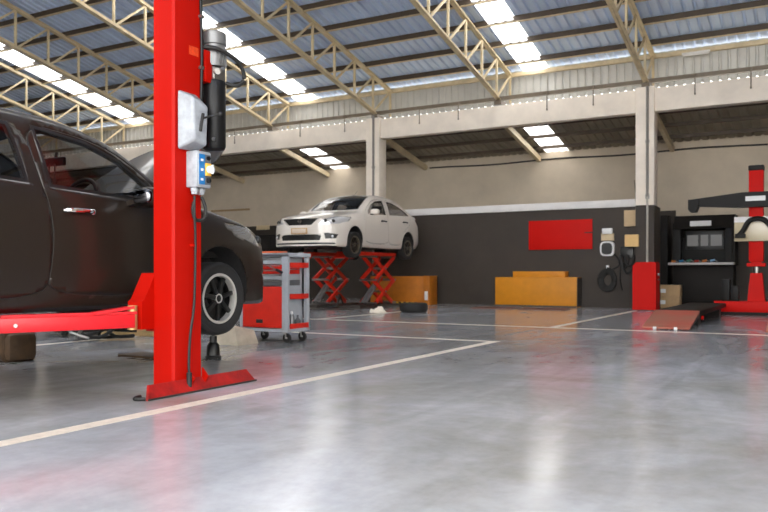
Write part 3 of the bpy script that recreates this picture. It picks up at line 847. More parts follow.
MB().tube([(-3.73, 4.03, 2.36), (-3.65, 4.10, 2.35), (-3.60, 4.24, 2.29), (-3.60, 4.31, 2.2), (-3.62, 4.27, 2.13), (-3.68, 4.2, 2.14)], .014, 10, 6).build('hydraulic_hose', M_blk, L)
MB().tube([(-3.724, 4.005, 1.95), (-3.722, 4.01, 2.3), (-3.724, 4.0, 2.8), (-3.724, 4.005, 3.6)], .011, 8, 4).build('conduit', M_gun, L)
for z in (2.2, 2.55): MB().box(-3.74, -3.708, 3.99, 4.02, z, z+.02).build('conduit_clip', M_zinc, L)
# white latch cover
cv = MB().add([(-3.735, 3.785, 1.62), (-3.735, 3.975, 1.62), (-3.735, 3.975, 2.02), (-3.735, 3.785, 2.02), (-3.60, 3.81, 1.68), (-3.60, 3.93, 1.65), (-3.60, 3.945, 1.91), (-3.615, 3.81, 1.97)],
              [(0, 1, 2, 3), (4, 7, 6, 5), (0, 4, 5, 1), (3, 2, 6, 7), (0, 3, 7, 4), (1, 5, 6, 2)])
cvo = cv.build('latch_cover', M_cover, L, smooth=10)
bv = cvo.modifiers.new('b', 'BEVEL'); bv.width = .018; bv.segments = 3
MB().tube([(-3.598, 3.89, 1.86), (-3.594, 3.87, 1.80), (-3.596, 3.86, 1.74)], .011, 8, 4).build('lever_slot', M_blk, cvo)
MB().cyl((-3.60, 3.885, 1.83), (-3.52, 3.97, 1.865), .007, n=8).ball((-3.52, 3.97, 1.865), .016, .016, .016).build('release_lever', M_blk, cvo)
# faint worn sticker high on the post
MB().box(-3.7375, -3.7335, 3.90, 3.99, 2.28, 2.34).build('faded_sticker', mat('faded_orange_sticker', srgb(224, 70, 26), .5, noise=.3, nscale=40), L)
# control box
cb = MB().box(-3.735, -3.635, 3.87, 4.005, 1.375, 1.62, .008).build('control_box', M_cover, L)
MB().box(-3.636, -3.630, 3.88, 3.997, 1.387, 1.608, .001).build('box_lid', mat('grey_box_lid', srgb(160, 164, 170), .45), cb)
MB().box(-3.631, -3.627, 3.884, 3.938, 1.395, 1.598).build('blue_label', M_blue, cb)
for z in (1.42, 1.485, 1.55): MB().box(-3.6275, -3.6262, 3.898, 3.922, z, z+.016).build('label_mark', M_white, cb)
MB().box(-3.631, -3.628, 3.941, 3.993, 1.395, 1.598).build('dark_half', mat('grey_faceplate', srgb(96, 98, 104), .45), cb)
MB().box(-3.631, -3.612, 3.94, 3.985, 1.455, 1.54, .003).build('switch_plate', M_yel, cb)
MB().cyl((-3.613, 3.964, 1.497), (-3.585, 3.964, 1.497), .026).bar((-3.583, 3.964, 1.467), (-3.583, 3.964, 1.527), .012, .01).build('rotary_switch', M_white, cb)
MB().cyl((-3.631, 3.968, 1.425), (-3.612, 3.968, 1.425), .017).build('push_button', M_blk, cb)
MB().cyl((-3.631, 3.968, 1.575), (-3.616, 3.968, 1.575), .014).build('pilot_lamp', M_gun, cb)
for y in (3.90, 3.965): MB().cyl((-3.685, y, 1.33), (-3.685, y, 1.377), .021, n=6).cyl((-3.685, y, 1.35), (-3.685, y, 1.37), .026).build('cable_gland', M_cover, cb)
MB().tube([(-3.685, 3.90, 1.32), (-3.69, 3.905, 1.2), (-3.70, 3.925, 1.0), (-3.712, 3.925, .6), (-3.714, 3.89, .38), (-3.712, 3.875, .20), (-3.712, 3.878, .13)], .009, 8, 6).build('power_cable', M_blk, L)
MB().tube([(-3.685, 3.965, 1.32), (-3.67, 3.99, 1.24), (-3.68, 3.985, 1.17), (-3.70, 3.93, 1.16), (-3.70, 3.90, 1.22), (-3.69, 3.90, 1.28)], .012, 8, 6).build('cable_loop', M_blk, L)
MB().cyl((-3.712, 3.878, .02), (-3.712, 3.878, .13), .018, n=12).build('cable_socket', M_blk, L)
MB().box(-3.74, -3.70, 3.905, 3.945, .98, .995).build('cable_clip', M_red, L)
tag(MB().tube([(-3.69, 3.47, .012), (-3.74, 3.44, .012), (-3.78, 3.47, .012), (-3.80, 3.53, .012)], .012, 8, 5).build('loose_cable', M_blk), 'short black cable end lying at the left foot of the red post', 'cable')

# ------------------------------------------------------------------ tool trolley
M_tgrey = mat('trolley_grey', srgb(168, 172, 178), .45, noise=.12, nscale=8)
M_tred  = mat('trolley_red', srgb(212, 34, 14), .5, noise=.15, nscale=6)
M_tdk   = mat('trolley_dark_drawer', srgb(92, 92, 94), .45)
T = thing('tool_trolley', 'red and grey tool trolley on castors beyond the dark car', 'tool trolley', (-5.64, 7.31, 0))
x0, x1, y0, y1 = -5.99, -5.29, 7.10, 7.52
fr = MB()
for x, w in ((x0, .04), (x1-.085, .085)): fr.box(x, x+w, y0-.008, y0+.03, .13, .985, .004)
fr.box(x1-.115, x1-.10, y0, y1, .13, .985)
for y in (y1-.05,): fr.box(x1-.05, x1, y, y+.05, .13, .985, .004)
fr.box(x0, x1, y0, y1, .125, .16).box(x0, x0+.015, y0, y1, .13, .985).box(x0, x1-.1, y1-.015, y1, .13, .985)
fr.build('frame', M_tgrey, T)
t = MB().box(x0-.01, x1+.01, y0-.01, y1+.01, .985, .995)
for a in ((x0-.01, x1+.01, y0-.01, y0), (x0-.01, x1+.01, y1, y1+.01), (x0-.01, x0, y0, y1), (x1, x1+.01, y0, y1)): t.box(a[0], a[1], a[2], a[3], .995, 1.03)
t.build('top_tray', M_tgrey, T)
d = MB().box(x0+.04, x1-.088, y0-.004, y0+.02, .17, .645, .006).build('door', M_tred, T)
MB().box(x0+.24, x0+.34, y0-.007, y0, .22, .265, .004).build('recess_handle', M_blk, d)
for z0_, z1_, mm in ((.90, .97, M_tgrey), (.845, .893, M_tred), (.79, .838, M_tred), (.725, .783, M_tgrey), (.655, .718, M_tdk)):
    dr = MB().box(x0+.042, x1-.09, y0-.004, y0+.35, z0_, z1_, .003).build('drawer', mm, T)
    MB().box(x0+.06, x1-.11, y0-.016, y0-.002, z1_-.016, z1_-.006, .002).build('drawer_pull', M_zinc, dr)
for z in (.16, .50, .86):
    sh = MB().box(x1-.10, x1-.005, y0+.01, y1-.01, z, z+.012).build('side_shelf', M_tgrey, T)
    MB().box(x1-.012, x1+.002, y0+.04, y1-.02, z, z+.06, .003).build('shelf_rail', M_tred, sh)
for x, y in ((x0+.07, y0+.06), (x0+.07, y1-.06), (x1-.07, y0+.06), (x1-.07, y1-.06)):
    c = MB().box(x-.035, x+.035, y-.035, y+.035, .117, .126).bar((x-.02, y, .12), (x+.005, y-.022, .055), .012, .04).bar((x-.02, y, .12), (x+.005, y+.022, .055), .012, .04).build('castor', M_zinc, T)
    q = MB().lathe([(.015, -.014), (.048, -.016), (.055, -.010), (.055, .010), (.048, .016), (.015, .014)], (0, 0, 0), 'y', 24, closed=True)
    MB().add([(vx+x+.01, vy+y, vz+.055) for vx, vy, vz in q.v], q.f).build('castor_wheel', M_blk, c)
o = MB().box(-5.80, -5.52, 7.20, 7.40, .996, 1.055, .01).build('parts_tray', mat('orange_plastic', srgb(214, 92, 44), .5)); tag(o, 'orange plastic tray on the tool trolley top', 'tray')
o = MB().cyl((-5.47, 7.18, 1.0105), (-5.36, 7.40, 1.0105), .0145).cyl((-5.36, 7.40, 1.0185), (-5.33, 7.45, 1.0185), .022).build('wrench', M_zinc); tag(o, 'steel tool lying on the right end of the trolley top', 'tool')
o = thing('screwdriver', 'long screwdriver poking out diagonally at the trolley drawers', 'screwdriver', (-5.52, 7.03, .86))
MB().cyl((-5.56, 7.075, .885), (-5.40, 7.03, .835), .006, n=8).build('shaft', M_zinc, o); MB().cyl((-5.40, 7.03, .835), (-5.31, 7.005, .805), .016).build('handle', M_gun, o)
o = thing('spray_can', 'grey spray can standing on the lowest side shelf of the trolley', 'spray can', (-5.345, 7.24, .172))
MB().lathe([(.03, .172), (.033, .18), (.033, .30), (.02, .325), (0, .325)], (-5.345, 7.24, 0), n=20).build('can', M_alu, o); MB().cyl((-5.345, 7.24, .325), (-5.345, 7.24, .36), .014).build('cap', M_white, o)
o = MB().lathe([(.035, .172), (.035, .25), (.012, .28), (.012, .31), (0, .31)], (-5.345, 7.36, 0), n=20).build('oil_bottle', M_tdk); tag(o, 'dark oil bottle behind the spray can on the trolley shelf', 'bottle')

# ------------------------------------------------------------------ things under and beside the dark car
M_wood = mat('raw_wood', srgb(176, 146, 100), .75, noise=.3, nscale=5, stretch=(1, 8, 8))
M_brown = mat('brown_oily_rubber', srgb(84, 62, 40), .65, noise=.5, nscale=7)
o = thing('wheel_ramp', 'ribbed brown block lying on the floor under the dark car at the left edge', 'ramp', (-6.2, 4.5, 0))
a = math.radians(38); dv = Vector((-math.sin(a), math.cos(a), 0)); pv = Vector((-6.25, 4.45, .135))
m = MB().bar(pv, pv-Vector((1.4, -.1, 0)), .28, .25, bev=.05); m.build('body', M_brown, o)
m = MB()
u = Vector((-1.4, .1, 0)).normalized()
for k in range(7):
    c = pv+u*(.06+.19*k); m.bar(c, c+u*.05, .31, .27, bev=.03)
m.build('ribs', M_brown, o)
o = thing('wood_beam', 'long pale wooden beam on the floor behind the red lift arm', 'beam', (-7.6, 7.1, 0))
MB().box(-8.3, -6.75, 7.0, 7.14, 0, .115, .006).build('plank', M_wood, o)
random.seed(3)
for i, (x, y, s, w) in enumerate(((-8.5, 6.55, .4, 'left tangle'), (-7.55, 6.45, .38, 'right tangle'))):
    pts = [(x+random.uniform(-s, s), y+random.uniform(-.22, .22), .03+random.uniform(0, .13)) for _ in range(16)]
    tag(MB().tube(pts, .022, 6, 4).build('cable_tangle', M_blk), w+' of black hose on the floor under the dark car', 'hose', 'hoses under the dark car')
o = thing('pliers', 'bright metal pliers lying by the hoses under the dark car', 'pliers', (-7.6, 6.2, .02))
MB().cyl((-7.75, 6.2, .03), (-7.5, 6.1, .16), .018).cyl((-7.72, 6.1, .10), (-7.52, 6.2, .03), .018).build('jaws', M_zinc, o)
o = thing('bottle_jack', 'black bottle jack standing on the floor below the dark front wheel', 'jack', (-5.0, 5.54, 0))
MB().lathe([(.075, 0), (.078, .02), (.065, .03), (.058, .12), (.045, .14), (.035, .15), (.035, .21), (0, .21)], (-5.0, 5.54, 0), n=24).build('body', M_plast, o)
MB().cyl((-5.0, 5.54, .21), (-5.0, 5.54, .245), .022).build('saddle', M_gun, o)
o = MB().add([(-6.05, 6.62, 0), (-5.62, 6.62, 0), (-5.62, 6.98, 0), (-6.05, 6.98, 0), (-5.98, 6.66, .21), (-5.70, 6.66, .19), (-5.66, 6.95, .15), (-6.0, 6.95, .2)],
             [(0, 3, 2, 1), (4, 5, 6, 7), (0, 1, 5, 4), (1, 2, 6, 5), (2, 3, 7, 6), (3, 0, 4, 7)]).build('block', mat('pale_plaster_block', srgb(192, 180, 160), .8, noise=.2, nscale=6)); tag(o, 'pale wedge shaped block on the floor beside the tool trolley', 'block')
o = MB().box(-5.9, -5.45, 5.2, 5.5, .0, .02, .004).build('wood_board', M_brown); tag(o, 'thin brown board on the floor left of the red post', 'board')

# ------------------------------------------------------------------ scissor lift under the white car
M_sred = mat('scissor_red', srgb(220, 40, 16), .5, noise=.2, nscale=8)
M_sdk = mat('scissor_dark', srgb(60, 54, 50), .5, noise=.3, nscale=8)
S = thing('scissor_lift', 'red double scissor lift carrying the white sedan', 'car lift', (-9.67, 15.4, 0))
for xc, ya, yb in ((-9.20, 15.42, 16.32), (-10.35, 15.15, 16.05)):
    p = MB().box(xc-.24, xc+.24, 14.46, 16.34, 1.20, 1.275, .006).build('platform', M_sred, S)
    MB().prism([(14.46, 1.275), (14.46, 1.22), (14.33, 1.12), (14.31, 1.14)], 'x', xc-.22, xc+.30).build('end_flap', M_sred, p)
    for y in (14.75, 15.95): MB().box(xc-.10, xc+.14, y-.08, y+.08, 1.275, 1.358, .01).build('lifting_block', M_blk, p)
    MB().box(xc-.28, xc+.28, 14.6, 16.45, 0, .07, .006).build('base_frame', M_sdk, S)
    for za, zb2 in ((.10, .64), (.64, 1.18)):
        for s in (-1, 1):
            MB().bar((xc+s*.19, ya, za), (xc+s*.19, yb, zb2), .045, .085, up=(0, 0, 1), bev=.004).build('scissor_arm', M_sred, S)
            MB().bar((xc+s*.135, yb, za), (xc+s*.135, ya, zb2), .045, .085, up=(0, 0, 1), bev=.004).build('scissor_arm', M_sred, S)
    for y, z in ((ya, .10), (yb, .10), (ya, .64), (yb, .64), (ya, 1.18), (yb, 1.18), ((ya+yb)/2, .37), ((ya+yb)/2, .91)):
        MB().cyl((xc-.23, y, z), (xc+.23, y, z), .026, n=12).build('cross_pin', M_zinc, S)
    for dx in (-.04, .05):
        c = MB().cyl((xc+dx, ya-.2, .12), (xc+dx, ya+.27, .50), .036).build('hydraulic_cylinder', M_alu, S)
        MB().cyl((xc+dx, ya+.27, .50), (xc+dx, ya+.55, .74), .02, n=10).build('piston_rod', M_zinc, c)
MB().tube([(-9.75, 15.2, .1), (-9.72, 15.0, .3), (-9.6, 14.8, .2), (-9.66, 14.7, .05), (-9.9, 14.6, .05)], .02, 8, 5).build('hydraulic_hose', M_blk, S)
M_haz = stripe_mat('hazard_stripe', srgb(214, 168, 40), srgb(26, 24, 22), 7)
o = MB().box(-9.7, -8.55, 16.55, 16.63, 0, .10, .004).build('hazard_bar', M_haz); tag(o, 'low black and yellow striped bar on the floor by the scissor lift', 'bar')
o = MB().box(-10.9, -9.0, 14.0, 14.5, 0, .012).build('rubber_mat', M_sdk); tag(o, 'dark mat on the floor at the foot of the scissor lift', 'mat')
random.seed(5)
rg = MB(); n = 18; vs = []; fs = []
for i in range(n+1):
    for j in range(n+1):
        u, v_ = i/n*2-1, j/n*2-1; r = math.hypot(u, v_)
        z = max(.006, (.12*(1-r*.8)+.05*math.sin(5*u+2*v_)*math.cos(4*v_-u)+random.uniform(-.015, .015))*(1 if r < 1 else .2))
        vs.append((-7.76+u*.15+.03*math.sin(7*v_), 13.4+v_*.17, z))
for i in range(n):
    for j in range(n): fs.append((i*(n+1)+j, (i+1)*(n+1)+j, (i+1)*(n+1)+j+1, i*(n+1)+j+1))
tag(rg.add(vs, fs).build('rag', mat('white_cloth', srgb(226, 216, 200), .9), smooth=60), 'crumpled white rag on the floor before the scissor lift', 'rag')
o = MB().lathe([(.18, .02), (.235, .0), (.27, .012), (.288, .05), (.288, .14), (.27, .178), (.235, .19), (.18, .17), (.172, .14), (.172, .05)], (-7.32, 14.1, 0), n=48, closed=True).build('tyre', tyre_m); tag(o, 'black tyre lying flat on the floor right of the scissor lift', 'tyre')

# ------------------------------------------------------------------ along the half wall
M_box = mat('orange_yellow_paint', srgb(208, 134, 8), .55, noise=.12, nscale=4)
M_box2 = mat('orange_brown_paint', srgb(190, 112, 20), .55, noise=.25, nscale=3)
o = thing('steel_guard_box', 'wide yellow box with a raised top panel against the dark wall', 'box', (-5.95, 17.9, 0))
MB().box(-6.98, -4.98, 17.74, 18.13, .0, .70, .008).build('body', M_box, o)
MB().box(-6.55, -5.28, 17.80, 18.13, .70, .84, .006).build('top_panel', M_box, o)
MB().box(-4.98, -4.965, 17.76, 18.13, .02, .68).build('end_shade', M_sdk, o)  # dark slab stands in for the thin shadow at the box end
MB().box(-6.98, -4.98, 17.735, 17.745, 0, .035).build('foot_strip', M_sdk, o)
o = thing('steel_guard_box', 'orange box behind the scissor lift with a white tag on its right end', 'box', (-9.5, 17.6, 0))
MB().box(-10.32, -8.76, 17.42, 17.86, 0, .72, .008).build('body', M_box2, o)
MB().box(-8.76, -8.60, 17.40, 17.86, 0, .73, .006).build('end_post', M_box2, o)
MB().box(-8.73, -8.64, 17.392, 17.402, .12, .34, .002).build('tag', M_white, o)
# drain grates before the yellow box
for i, (x, y, w) in enumerate(((-6.5, 16.55, 'left half of'), (-5.35, 16.5, 'right half of'))):
    o = thing('floor_grate', 'dark metal floor grate, '+w+' the pair before the yellow box', 'grate', (x, y, 0), 'floor grates')
    MB().box(x-.5, x+.5, y-.28, y+.28, 0, .006).build('pit_plate', M_grease, o)
    g = MB()
    for k in range(12): g.box(x-.48+.084*k, x-.45+.084*k, y-.27, y+.27, .006, .018)
    g.box(x-.5, x+.5, y-.29, y-.27, 0, .02).box(x-.5, x+.5, y+.27, y+.29, 0, .02).build('bars', mat('rusty_bars', srgb(110, 64, 46), .6, noise=.4, nscale=6), o)
# red wall panel
o = thing('wall_panel', 'plain red rectangular panel on the dark wall above the yellow box', 'panel', (-5.49, ROW-.02, 1.7))
M_panel = mat('red_panel', srgb(198, 10, 0), .6, noise=.06, nscale=3, spec=.2)
MB().box(-6.26, -4.72, ROW-.035, ROW-.002, 1.36, 2.06, .004).build('board', M_panel, o)
MB().box(-4.90, -4.72, ROW-.042, ROW-.034, 1.735, 1.76).build('slot', M_grease, o)
# car charger
o = thing('wall_charger', 'white framed black wall charger with coiled cable beside the red panel', 'charger', (-4.36, ROW-.05, 1.4))
def wx(px): return px
M_beige = mat('beige_plate', srgb(206, 186, 150), .6)
q = MB()
ring = [(.16*abs(math.cos(t))**.6*(1 if math.cos(t) > 0 else -1), .17*abs(math.sin(t))**.6*(1 if math.sin(t) > 0 else -1)) for t in [2*PI*i/40 for i in range(40)]]
q.prism([(-4.36+u, 1.36+v) for u, v in ring], 'y', ROW-.12, ROW-.002); q.build('surround', M_white, o)
q = MB().prism([(-4.36+u*.74, 1.36+v*.78) for u, v in ring], 'y', ROW-.145, ROW-.11); q.build('face', M_plast, o)
MB().box(-4.51, -4.22, ROW-.05, ROW-.002, 1.55, 1.72, .006).build('backing_plate', M_beige, o)
MB().box(-4.48, -4.25, ROW-.10, ROW-.002, 1.70, 1.83, .01).build('junction_box', M_white, o)
cpts = [(-4.36+(.10+.010*t/3)*math.cos(t), ROW-.05-.012*(t/6), .64+(.135+.012*t/3)*math.sin(t)) for t in np.linspace(PI/2, PI/2+10*PI, 100)]
MB().tube(cpts, .026, 8, 1).build('coiled_cable', M_blk, o)
MB().cyl((-4.36, ROW-.06, .86), (-4.36, ROW-.06, .98), .03).box(-4.39, -4.33, ROW-.06, ROW-.002, .88, .93).build('plug_holster', M_white, o)
MB().tube([(-4.24, ROW-.06, 1.25), (-4.12, ROW-.06, 1.12), (-4.10, ROW-.06, .98), (-4.22, ROW-.06, .9), (-4.34, ROW-.06, .86)], .02, 8, 6).build('feed_cable', M_blk, o)
# hanging hoses next to it
random.seed(11)
pts = [(-3.95+.2*math.cos(t*1.9)*(.6+.4*math.sin(t)), ROW-.08-.02*math.sin(t*3), 1.15+.25*math.sin(t*1.3)) for t in np.linspace(0, 13, 40)]
o = thing('hose_bundle', 'black hoses hung on the wall under the small beige box', 'hose', (-3.95, ROW-.06, 1.1))
hl = MB()
for cx_, w_, d_ in ((-3.98, .09, .30), (-3.90, .13, .42), (-3.86, .10, .25), (-4.0, .07, .22)): hl.tube([(cx_-w_*math.cos(t), ROW-.07-.015*math.sin(t*2)-.02*w_*5, 1.22-d_*math.sin(t)**.7*1.0) for t in np.linspace(0.01, PI-.01, 14)], .026, 8, 2)
hl.build('loops', M_blk, o)
MB().tube([(-4.05, ROW-.06, 1.1), (-4.08, ROW-.06, .7), (-4.03, ROW-.06, .4)], .014, 8, 5).build('tail', M_blk, o)
MB().box(-4.08, -3.78, ROW-.05, ROW-.002, 1.12, 1.40, .02).build('hook_plate', M_plast, o)
o = MB().box(-3.99, -3.72, ROW-.06, ROW-.002, 1.86, 2.23, .006).build('wall_box', mat('tan_board', srgb(196, 170, 134), .7, noise=.08, nscale=5)); tag(o, 'tan square box on the dark wall just under the ledge end', 'box', 'small boxes by the column')
o = MB().box(-3.91, -3.61, 17.80, 17.87, 1.39, 1.66, .006).box(-3.90, -3.71, 17.87, 18.145, 1.40, 1.65).build('wall_box', mat('warm_beige_board', srgb(222, 186, 126), .7, noise=.08, nscale=5)); tag(o, 'lighter yellowish square box on the wall below the tan one', 'box', 'small boxes by the column')
# red cabinet by the column with its pipe
o = thing('pump_cabinet', 'upright red cabinet standing on the floor at the foot of the right column', 'cabinet', (-3.3, 17.5, 0))
MB().prism([(-3.56, 0.02), (-3.56, .95), (-3.49, 1.03), (-3.10, 1.03), (-3.08, 1.0), (-3.08, .02)], 'y', 16.95, 17.35).build('body', M_panel, o)
MB().box(-3.54, -3.10, 16.97, 17.33, 0, .02).build('plinth', M_sdk, o)
MB().cyl((-3.08, 17.15, .66), (-3.05, 17.15, .66), .02).box(-3.08, -3.05, 17.11, 17.19, .74, .80, .004).build('side_handle', M_zinc, o)
o = thing('riser_pipe', 'thin pipe running up the right column from behind the red cabinet', 'pipe', (-3.42, 17.84, 1.04))
MB().cyl((-3.43, 17.85, .0), (-3.43, 17.85, 2.5), .024, n=10).build('lower_pipe', mat('pale_pipe', srgb(176, 170, 160), .5), o)
MB().cyl((-3.43, 17.85, 2.5), (-3.43, 17.85, 4.95), .03, n=10).build('upper_pipe', mat('grey_pipe', srgb(128, 122, 116), .5), o)
MB().box(-3.47, -3.39, 17.84, 17.885, 2.45, 2.55).box(-3.47, -3.39, 17.84, 17.885, 3.7, 3.75).build('pipe_clip', M_zinc, o)
MB().cyl((-3.43, 17.85, .9), (-3.43, 17.76, .9), .024, n=10).build('elbow', M_zinc, o)
o = thing('riser_pipe', 'thin dark pipe on the column behind the white car', 'pipe', (-10.5, 17.84, .8)); 
MB().cyl((-10.49, 17.855, .75), (-10.49, 17.855, 5.0), .03, n=10).build('pipe', mat('grey_pipe', srgb(128, 122, 116), .5), o)
MB().box(-10.53, -10.45, 17.84, 17.885, 3.6, 3.65).build('pipe_clip', M_zinc, o)
# thin cables beside the column
tag(MB().tube([(-3.73, ROW-.02, 2.30), (-3.76, ROW-.02, 2.1), (-3.74, ROW-.02, 2.23)], .012, 6, 4).tube([(-3.75, ROW-.10, 2.9), (-3.72, ROW-.10, 2.55), (-3.71, ROW-.09, 2.2), (-3.70, ROW-.03, 1.6), (-3.72, ROW-.03, 1.2)], .012, 6, 4).build('wall_cable', mat('grey_cable', srgb(130, 120, 108), .6)), 'thin grey cable running down beside the right column', 'cable')
# bay beyond the column: cardboard boxes, lockers, alignment console
M_card = mat('brown_cardboard', srgb(188, 156, 116), .8, noise=.2, nscale=4)
for i, (z, dx, w) in enumerate(((0, .08, 'lower'), (.262, .09, 'upper'))):
    o = thing('cardboard_box', w+' brown cardboard box of the stack right of the red cabinet', 'box', (-3.22+dx, 18.93, z), 'stacked cardboard boxes')
    MB().box(-3.47+dx, -2.98+dx, 18.75, 19.12, z, z+.26, .006).build('carton', M_card, o)
    MB().box(-3.475+dx, -2.975+dx, 18.90, 18.96, z+.19, z+.2615).build('tape', mat('parcel_tape', srgb(206, 182, 140), .4), o)
    MB().box(-3.42+dx, -3.28+dx, 18.742, 18.751, z+.08, z+.17).build('paper_label', M_white, o)
M_cons = mat('console_black', srgb(17, 16, 15), .55, noise=.1, nscale=4, spec=.25)
M_cons2 = mat('console_charcoal', srgb(31, 28, 26), .6, noise=.1, nscale=4, spec=.2)
o = thing('locker', 'tall narrow dark locker between the column and the console', 'locker', (-3.6, 20.2, 0))
MB().box(-3.95, -3.36, 20.0, 20.45, 0, 2.22, .008).build('body', M_cons2, o)
MB().box(-3.92, -3.39, 19.985, 20.0, .05, 2.18, .003).build('door', M_cons2, o)
CO = thing('alignment_console', 'black wheel alignment console with a screen and white label strip', 'console', (-2.5, 19.6, 0))
MB().box(-3.16, -1.84, 19.55, 20.2, .02, .98, .01).build('base_cabinet', M_cons2, CO)
MB().box(-3.12, -1.86, 19.70, 20.2, .98, 1.62, .01).box(-3.12, -2.98, 19.45, 19.8, 1.02, 1.85).box(-2.0, -1.86, 19.45, 19.8, 1.02, 1.85).build('screen_housing', M_cons, CO)
MB().prism([(19.40, 1.84), (20.2, 1.84), (20.2, 2.16), (19.60, 2.16)], 'x', -3.13, -1.80).build('hood', M_cons2, CO)
MB().box(-3.16, -3.06, 19.5, 20.2, .98, 1.98).box(-1.9, -1.80, 19.5, 20.2, .98, 1.98).build('cheek', M_cons2, CO)
sc_ = MB().box(-2.90, -2.06, 19.68, 19.705, 1.36, 1.80, .004).build('screen', M_plast, CO)
M_scr = mat('dim_screen_panel', srgb(92, 90, 90), .3)
for a, b_ in ((-2.86, -2.62), (-2.56, -2.40), (-2.34, -2.10)): MB().box(a, b_, 19.672, 19.681, 1.44, 1.70).build('screen_tile', M_scr, sc_)
MB().box(-2.76, -2.30, 19.40, 19.455, 1.90, 2.02).build('label_strip', M_white, CO)
MB().box(-3.22, -1.80, 19.20, 19.60, .99, 1.045, .004).build('shelf', mat('pale_shelf', srgb(190, 186, 184), .5), CO)
cols = [('blue', srgb(50, 120, 170)), ('orange', srgb(206, 120, 50)), ('green', srgb(70, 130, 110)), ('red', srgb(180, 50, 36)), ('pale blue', srgb(120, 160, 190))]
for i, (x, k) in enumerate(((-3.11, 1), (-2.94, 0), (-2.77, 2), (-2.60, 3), (-2.43, 1), (-2.26, 4))):
    nm, cc = cols[k]
    o = thing('hand_tool', '%s handled hand tool, %s from the left on the console shelf' % (nm, ['first', 'second', 'third', 'fourth', 'fifth', 'sixth'][i]), 'tool', (x, 19.35, 1.06), 'tools on the console shelf')
    h = .012*((i*7) % 3)
    MB().cyl((x-.05, 19.36, 1.075), (x+.045, 19.34, 1.08+h), .028, .024, 12).build('handle', mat('tool_'+nm.replace(' ', '_'), cc, .5), o)
    MB().cyl((x+.045, 19.34, 1.08+h), (x+.10, 19.33, 1.065), .01, n=8).build('shank', M_zinc, o)
# alignment tower
TW = thing('alignment_tower', 'red alignment tower with a black crossbar at the right edge', 'tower', (-1.14, 16.3, 0))
xt = -1.13
MB().box(xt-.125, xt+.125, 16.18, 16.40, 1.02, 2.74, .01).build('post', M_panel, TW)
MB().box(xt-.135, xt+.135, 16.17, 16.41, 2.735, 2.84, .02).build('post_cap', M_cons, TW)
MB().prism([(xt-.15, .26), (xt+.15, .26), (xt+.10, .80), (xt-.10, .80)], 'y', 16.18, 16.42).build('lower_post', M_panel, TW)
MB().box(xt-.09, xt+.09, 16.2, 16.38, .98, 1.10).box(xt-.16, xt+.16, 16.17, 16.40, .92, .99, .01).build('collar', M_panel, TW)
MB().cyl((xt, 16.29, .76), (xt, 16.29, .94), .06).build('jack_screw', M_zinc, TW)
MB().box(-1.86, -.40, 16.1, 16.5, .06, .26, .01).build('base_beam', M_panel, TW)
MB().box(-1.80, -.44, 16.15, 16.45, 0, .06).build('base_skid', M_cons, TW)
cbm = MB().prism([(-2.30, 2.22), (-2.30, 2.10), (-1.45, 2.04), (-.80, 2.04), (.1, 2.10), (.1, 2.22), (-.90, 2.32), (-1.36, 2.32)], 'y', 16.02, 16.20).build('crossbar', M_cons, TW)
for x in (-2.21, .02):
    MB().prism([(x-.10, 2.22), (x-.10, 2.03), (x-.06, 1.98), (x+.04, 1.98), (x+.08, 2.08), (x+.10, 2.22)], 'y', 15.98, 16.22).build('camera_head', M_cons, cbm)
MB().box(xt-.17, xt+.17, 16.00, 16.021, 2.15, 2.24, .003).build('label_plate', M_white, cbm)
pn = MB().box(-1.50, -.55, 16.10, 16.17, 1.40, 1.86, .006).build('target_panel', mat('pale_target_panel', srgb(186, 172, 142), .25, spec=.8), TW)
MB().box(-1.50, -.55, 16.095, 16.105, 1.76, 1.86).build('panel_top_strip', M_ledge, pn)
MB().tube([(-1.42, 16.05, 1.50), (-1.34, 16.05, 1.60), (-1.22, 16.05, 1.79), (-1.0, 16.05, 1.80), (-.84, 16.05, 1.62), (-.76, 16.05, 1.50)], .05, 8, 6).box(-1.48, -1.30, 16.0, 16.1, 1.46, 1.54, .01).build('clamp_bracket', M_cons, pn)
for i, (x, h, w) in enumerate(((-1.66, .42, 'left'), (-1.5, .30, 'right'))):
    tag(MB().box(x-.07, x+.07, 16.2, 16.4, .262, .26+h, .01).build('battery_pack', M_cons), 'small black unit, the %s one of two on the red tower base' % w, 'unit', 'units on the tower base')
# ramps and runways
M_ramp = mat('worn_red_ramp', srgb(176, 70, 52), .5, col2=srgb(150, 104, 84), nscale=2.2)
for x0_, w in ((-2.27, 'worn red approach ramp before the alignment console'), (-.68, 'red approach ramp cut off by the right edge of the view')):
    x1_ = x0_+.64
    o = thing('approach_ramp', w, 'ramp', (x0_+.32, 11.9, 0), 'approach ramps')
    MB().prism([(11.42, .015), (11.42, .035), (12.42, .235), (12.42, .20)], 'x', x0_, x1_).build('plate', M_ramp, o)
    MB().prism([(11.45, .012), (12.42, .20), (12.42, .14)], 'x', x0_, x0_+.012).prism([(11.45, .012), (12.42, .20), (12.42, .14)], 'x', x1_-.012, x1_).build('side_rib', M_grease, o)
    for dx in (.18, .46): MB().cyl((x0_+dx-.02, 11.40, .022), (x0_+dx+.02, 11.40, .022), .022, n=14).build('roller', M_white, o)
    o = thing('lift_runway', ('dark runway behind the worn red ramp' if x0_ < -1 else 'dark runway behind the cut off red ramp'), 'runway', (x0_+.32, 14.1, 0), 'alignment lift runways')
    MB().box(x0_, x1_, 12.44, 15.95, .15, .23, .006).build('deck', M_cons, o)
    for ya in (12.6, 15.3): MB().box(x0_+.05, x1_-.05, ya, ya+.3, 0, .15).build('foot', M_cons2, o)
    MB().cyl((x1_, 12.62, .12), (x1_+.03, 12.62, .12), .03).build('stop_wheel', M_panel, o)
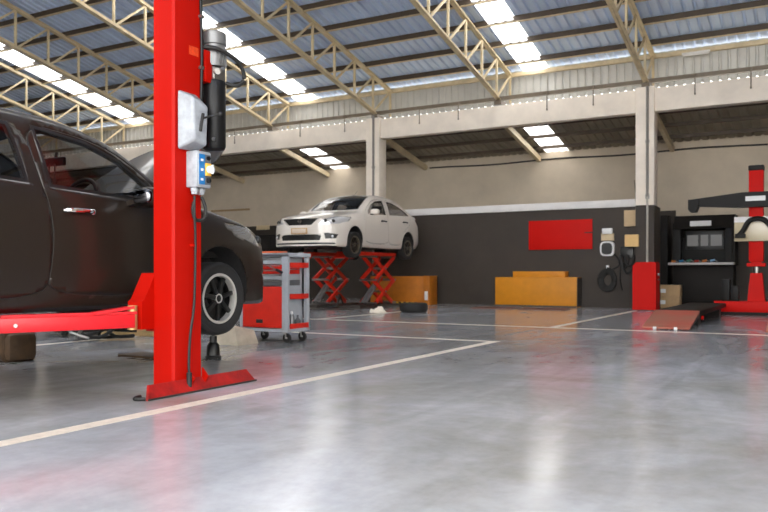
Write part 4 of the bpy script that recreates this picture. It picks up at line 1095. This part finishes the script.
# far left background
o = thing('storage_cabinet', 'black storage cabinet at the far left back wall', 'cabinet', (-16.2, 20.4, 0))
MB().box(-17.6, -14.9, 20.2, 20.85, 0, 2.05, .01).build('body', M_cons, o)
for x in (-17.55, -16.65, -15.75): MB().box(x, x+.84, 20.18, 20.2, .08, 2.0, .005).build('door', M_cons2, o)
o = MB().box(-16.9, -16.35, YB-.03, YB-.002, 2.27, 2.42, .004).build('wall_sign', M_beige); tag(o, 'small beige plate on the back wall left of the white car', 'plate')
o = MB().box(-18.9, -17.2, YB-.06, YB-.002, 2.96, 3.02).build('wall_rail', mat('brown_strip', srgb(150, 124, 88), .7)); tag(o, 'thin brown strip on the cream wall beside the red post', 'strip')
# ------------------------------------------------------------------ daylight and camera
w = bpy.data.worlds.new('daylight'); bpy.context.scene.world = w; w.use_nodes = True
bg = w.node_tree.nodes['Background']; bg.inputs['Color'].default_value = (1.0, .985, .96, 1); bg.inputs['Strength'].default_value = 5.6
def portal(loc, rot, sx, sy):
    l = bpy.data.lights.new('daylight_opening', 'AREA'); l.shape = 'RECTANGLE'; l.size = sx; l.size_y = sy
    o = bpy.data.objects.new('daylight_opening', l); C.objects.link(o); o.location = loc; o.rotation_euler = rot
    l.cycles.is_portal = True
cam = bpy.data.cameras.new('camera'); co = bpy.data.objects.new('camera', cam); C.objects.link(co)
cam.sensor_width = 36; cam.sensor_fit = 'HORIZONTAL'; cam.lens = 775/768*36
cam.shift_y = 17/768
co.location = (0, 0, .8); co.rotation_euler = (PI/2, 0, math.radians(29.64))
cam.clip_end = 300
cam.dof.use_dof = True; cam.dof.focus_distance = 5.2; cam.dof.aperture_fstop = 4.0
sc = bpy.context.scene; sc.camera = co
sc.view_settings.view_transform = 'Standard'; sc.view_settings.look = 'None'; sc.view_settings.gamma = 1
sc.view_settings.exposure = 0.55
sc.cycles.use_denoising = True
sc.cycles.max_bounces = 10; sc.cycles.diffuse_bounces = 6; sc.cycles.glossy_bounces = 5; sc.cycles.transparent_max_bounces = 12
sc.cycles.sample_clamp_indirect = 8; sc.cycles.caustics_reflective = False; sc.cycles.caustics_refractive = False
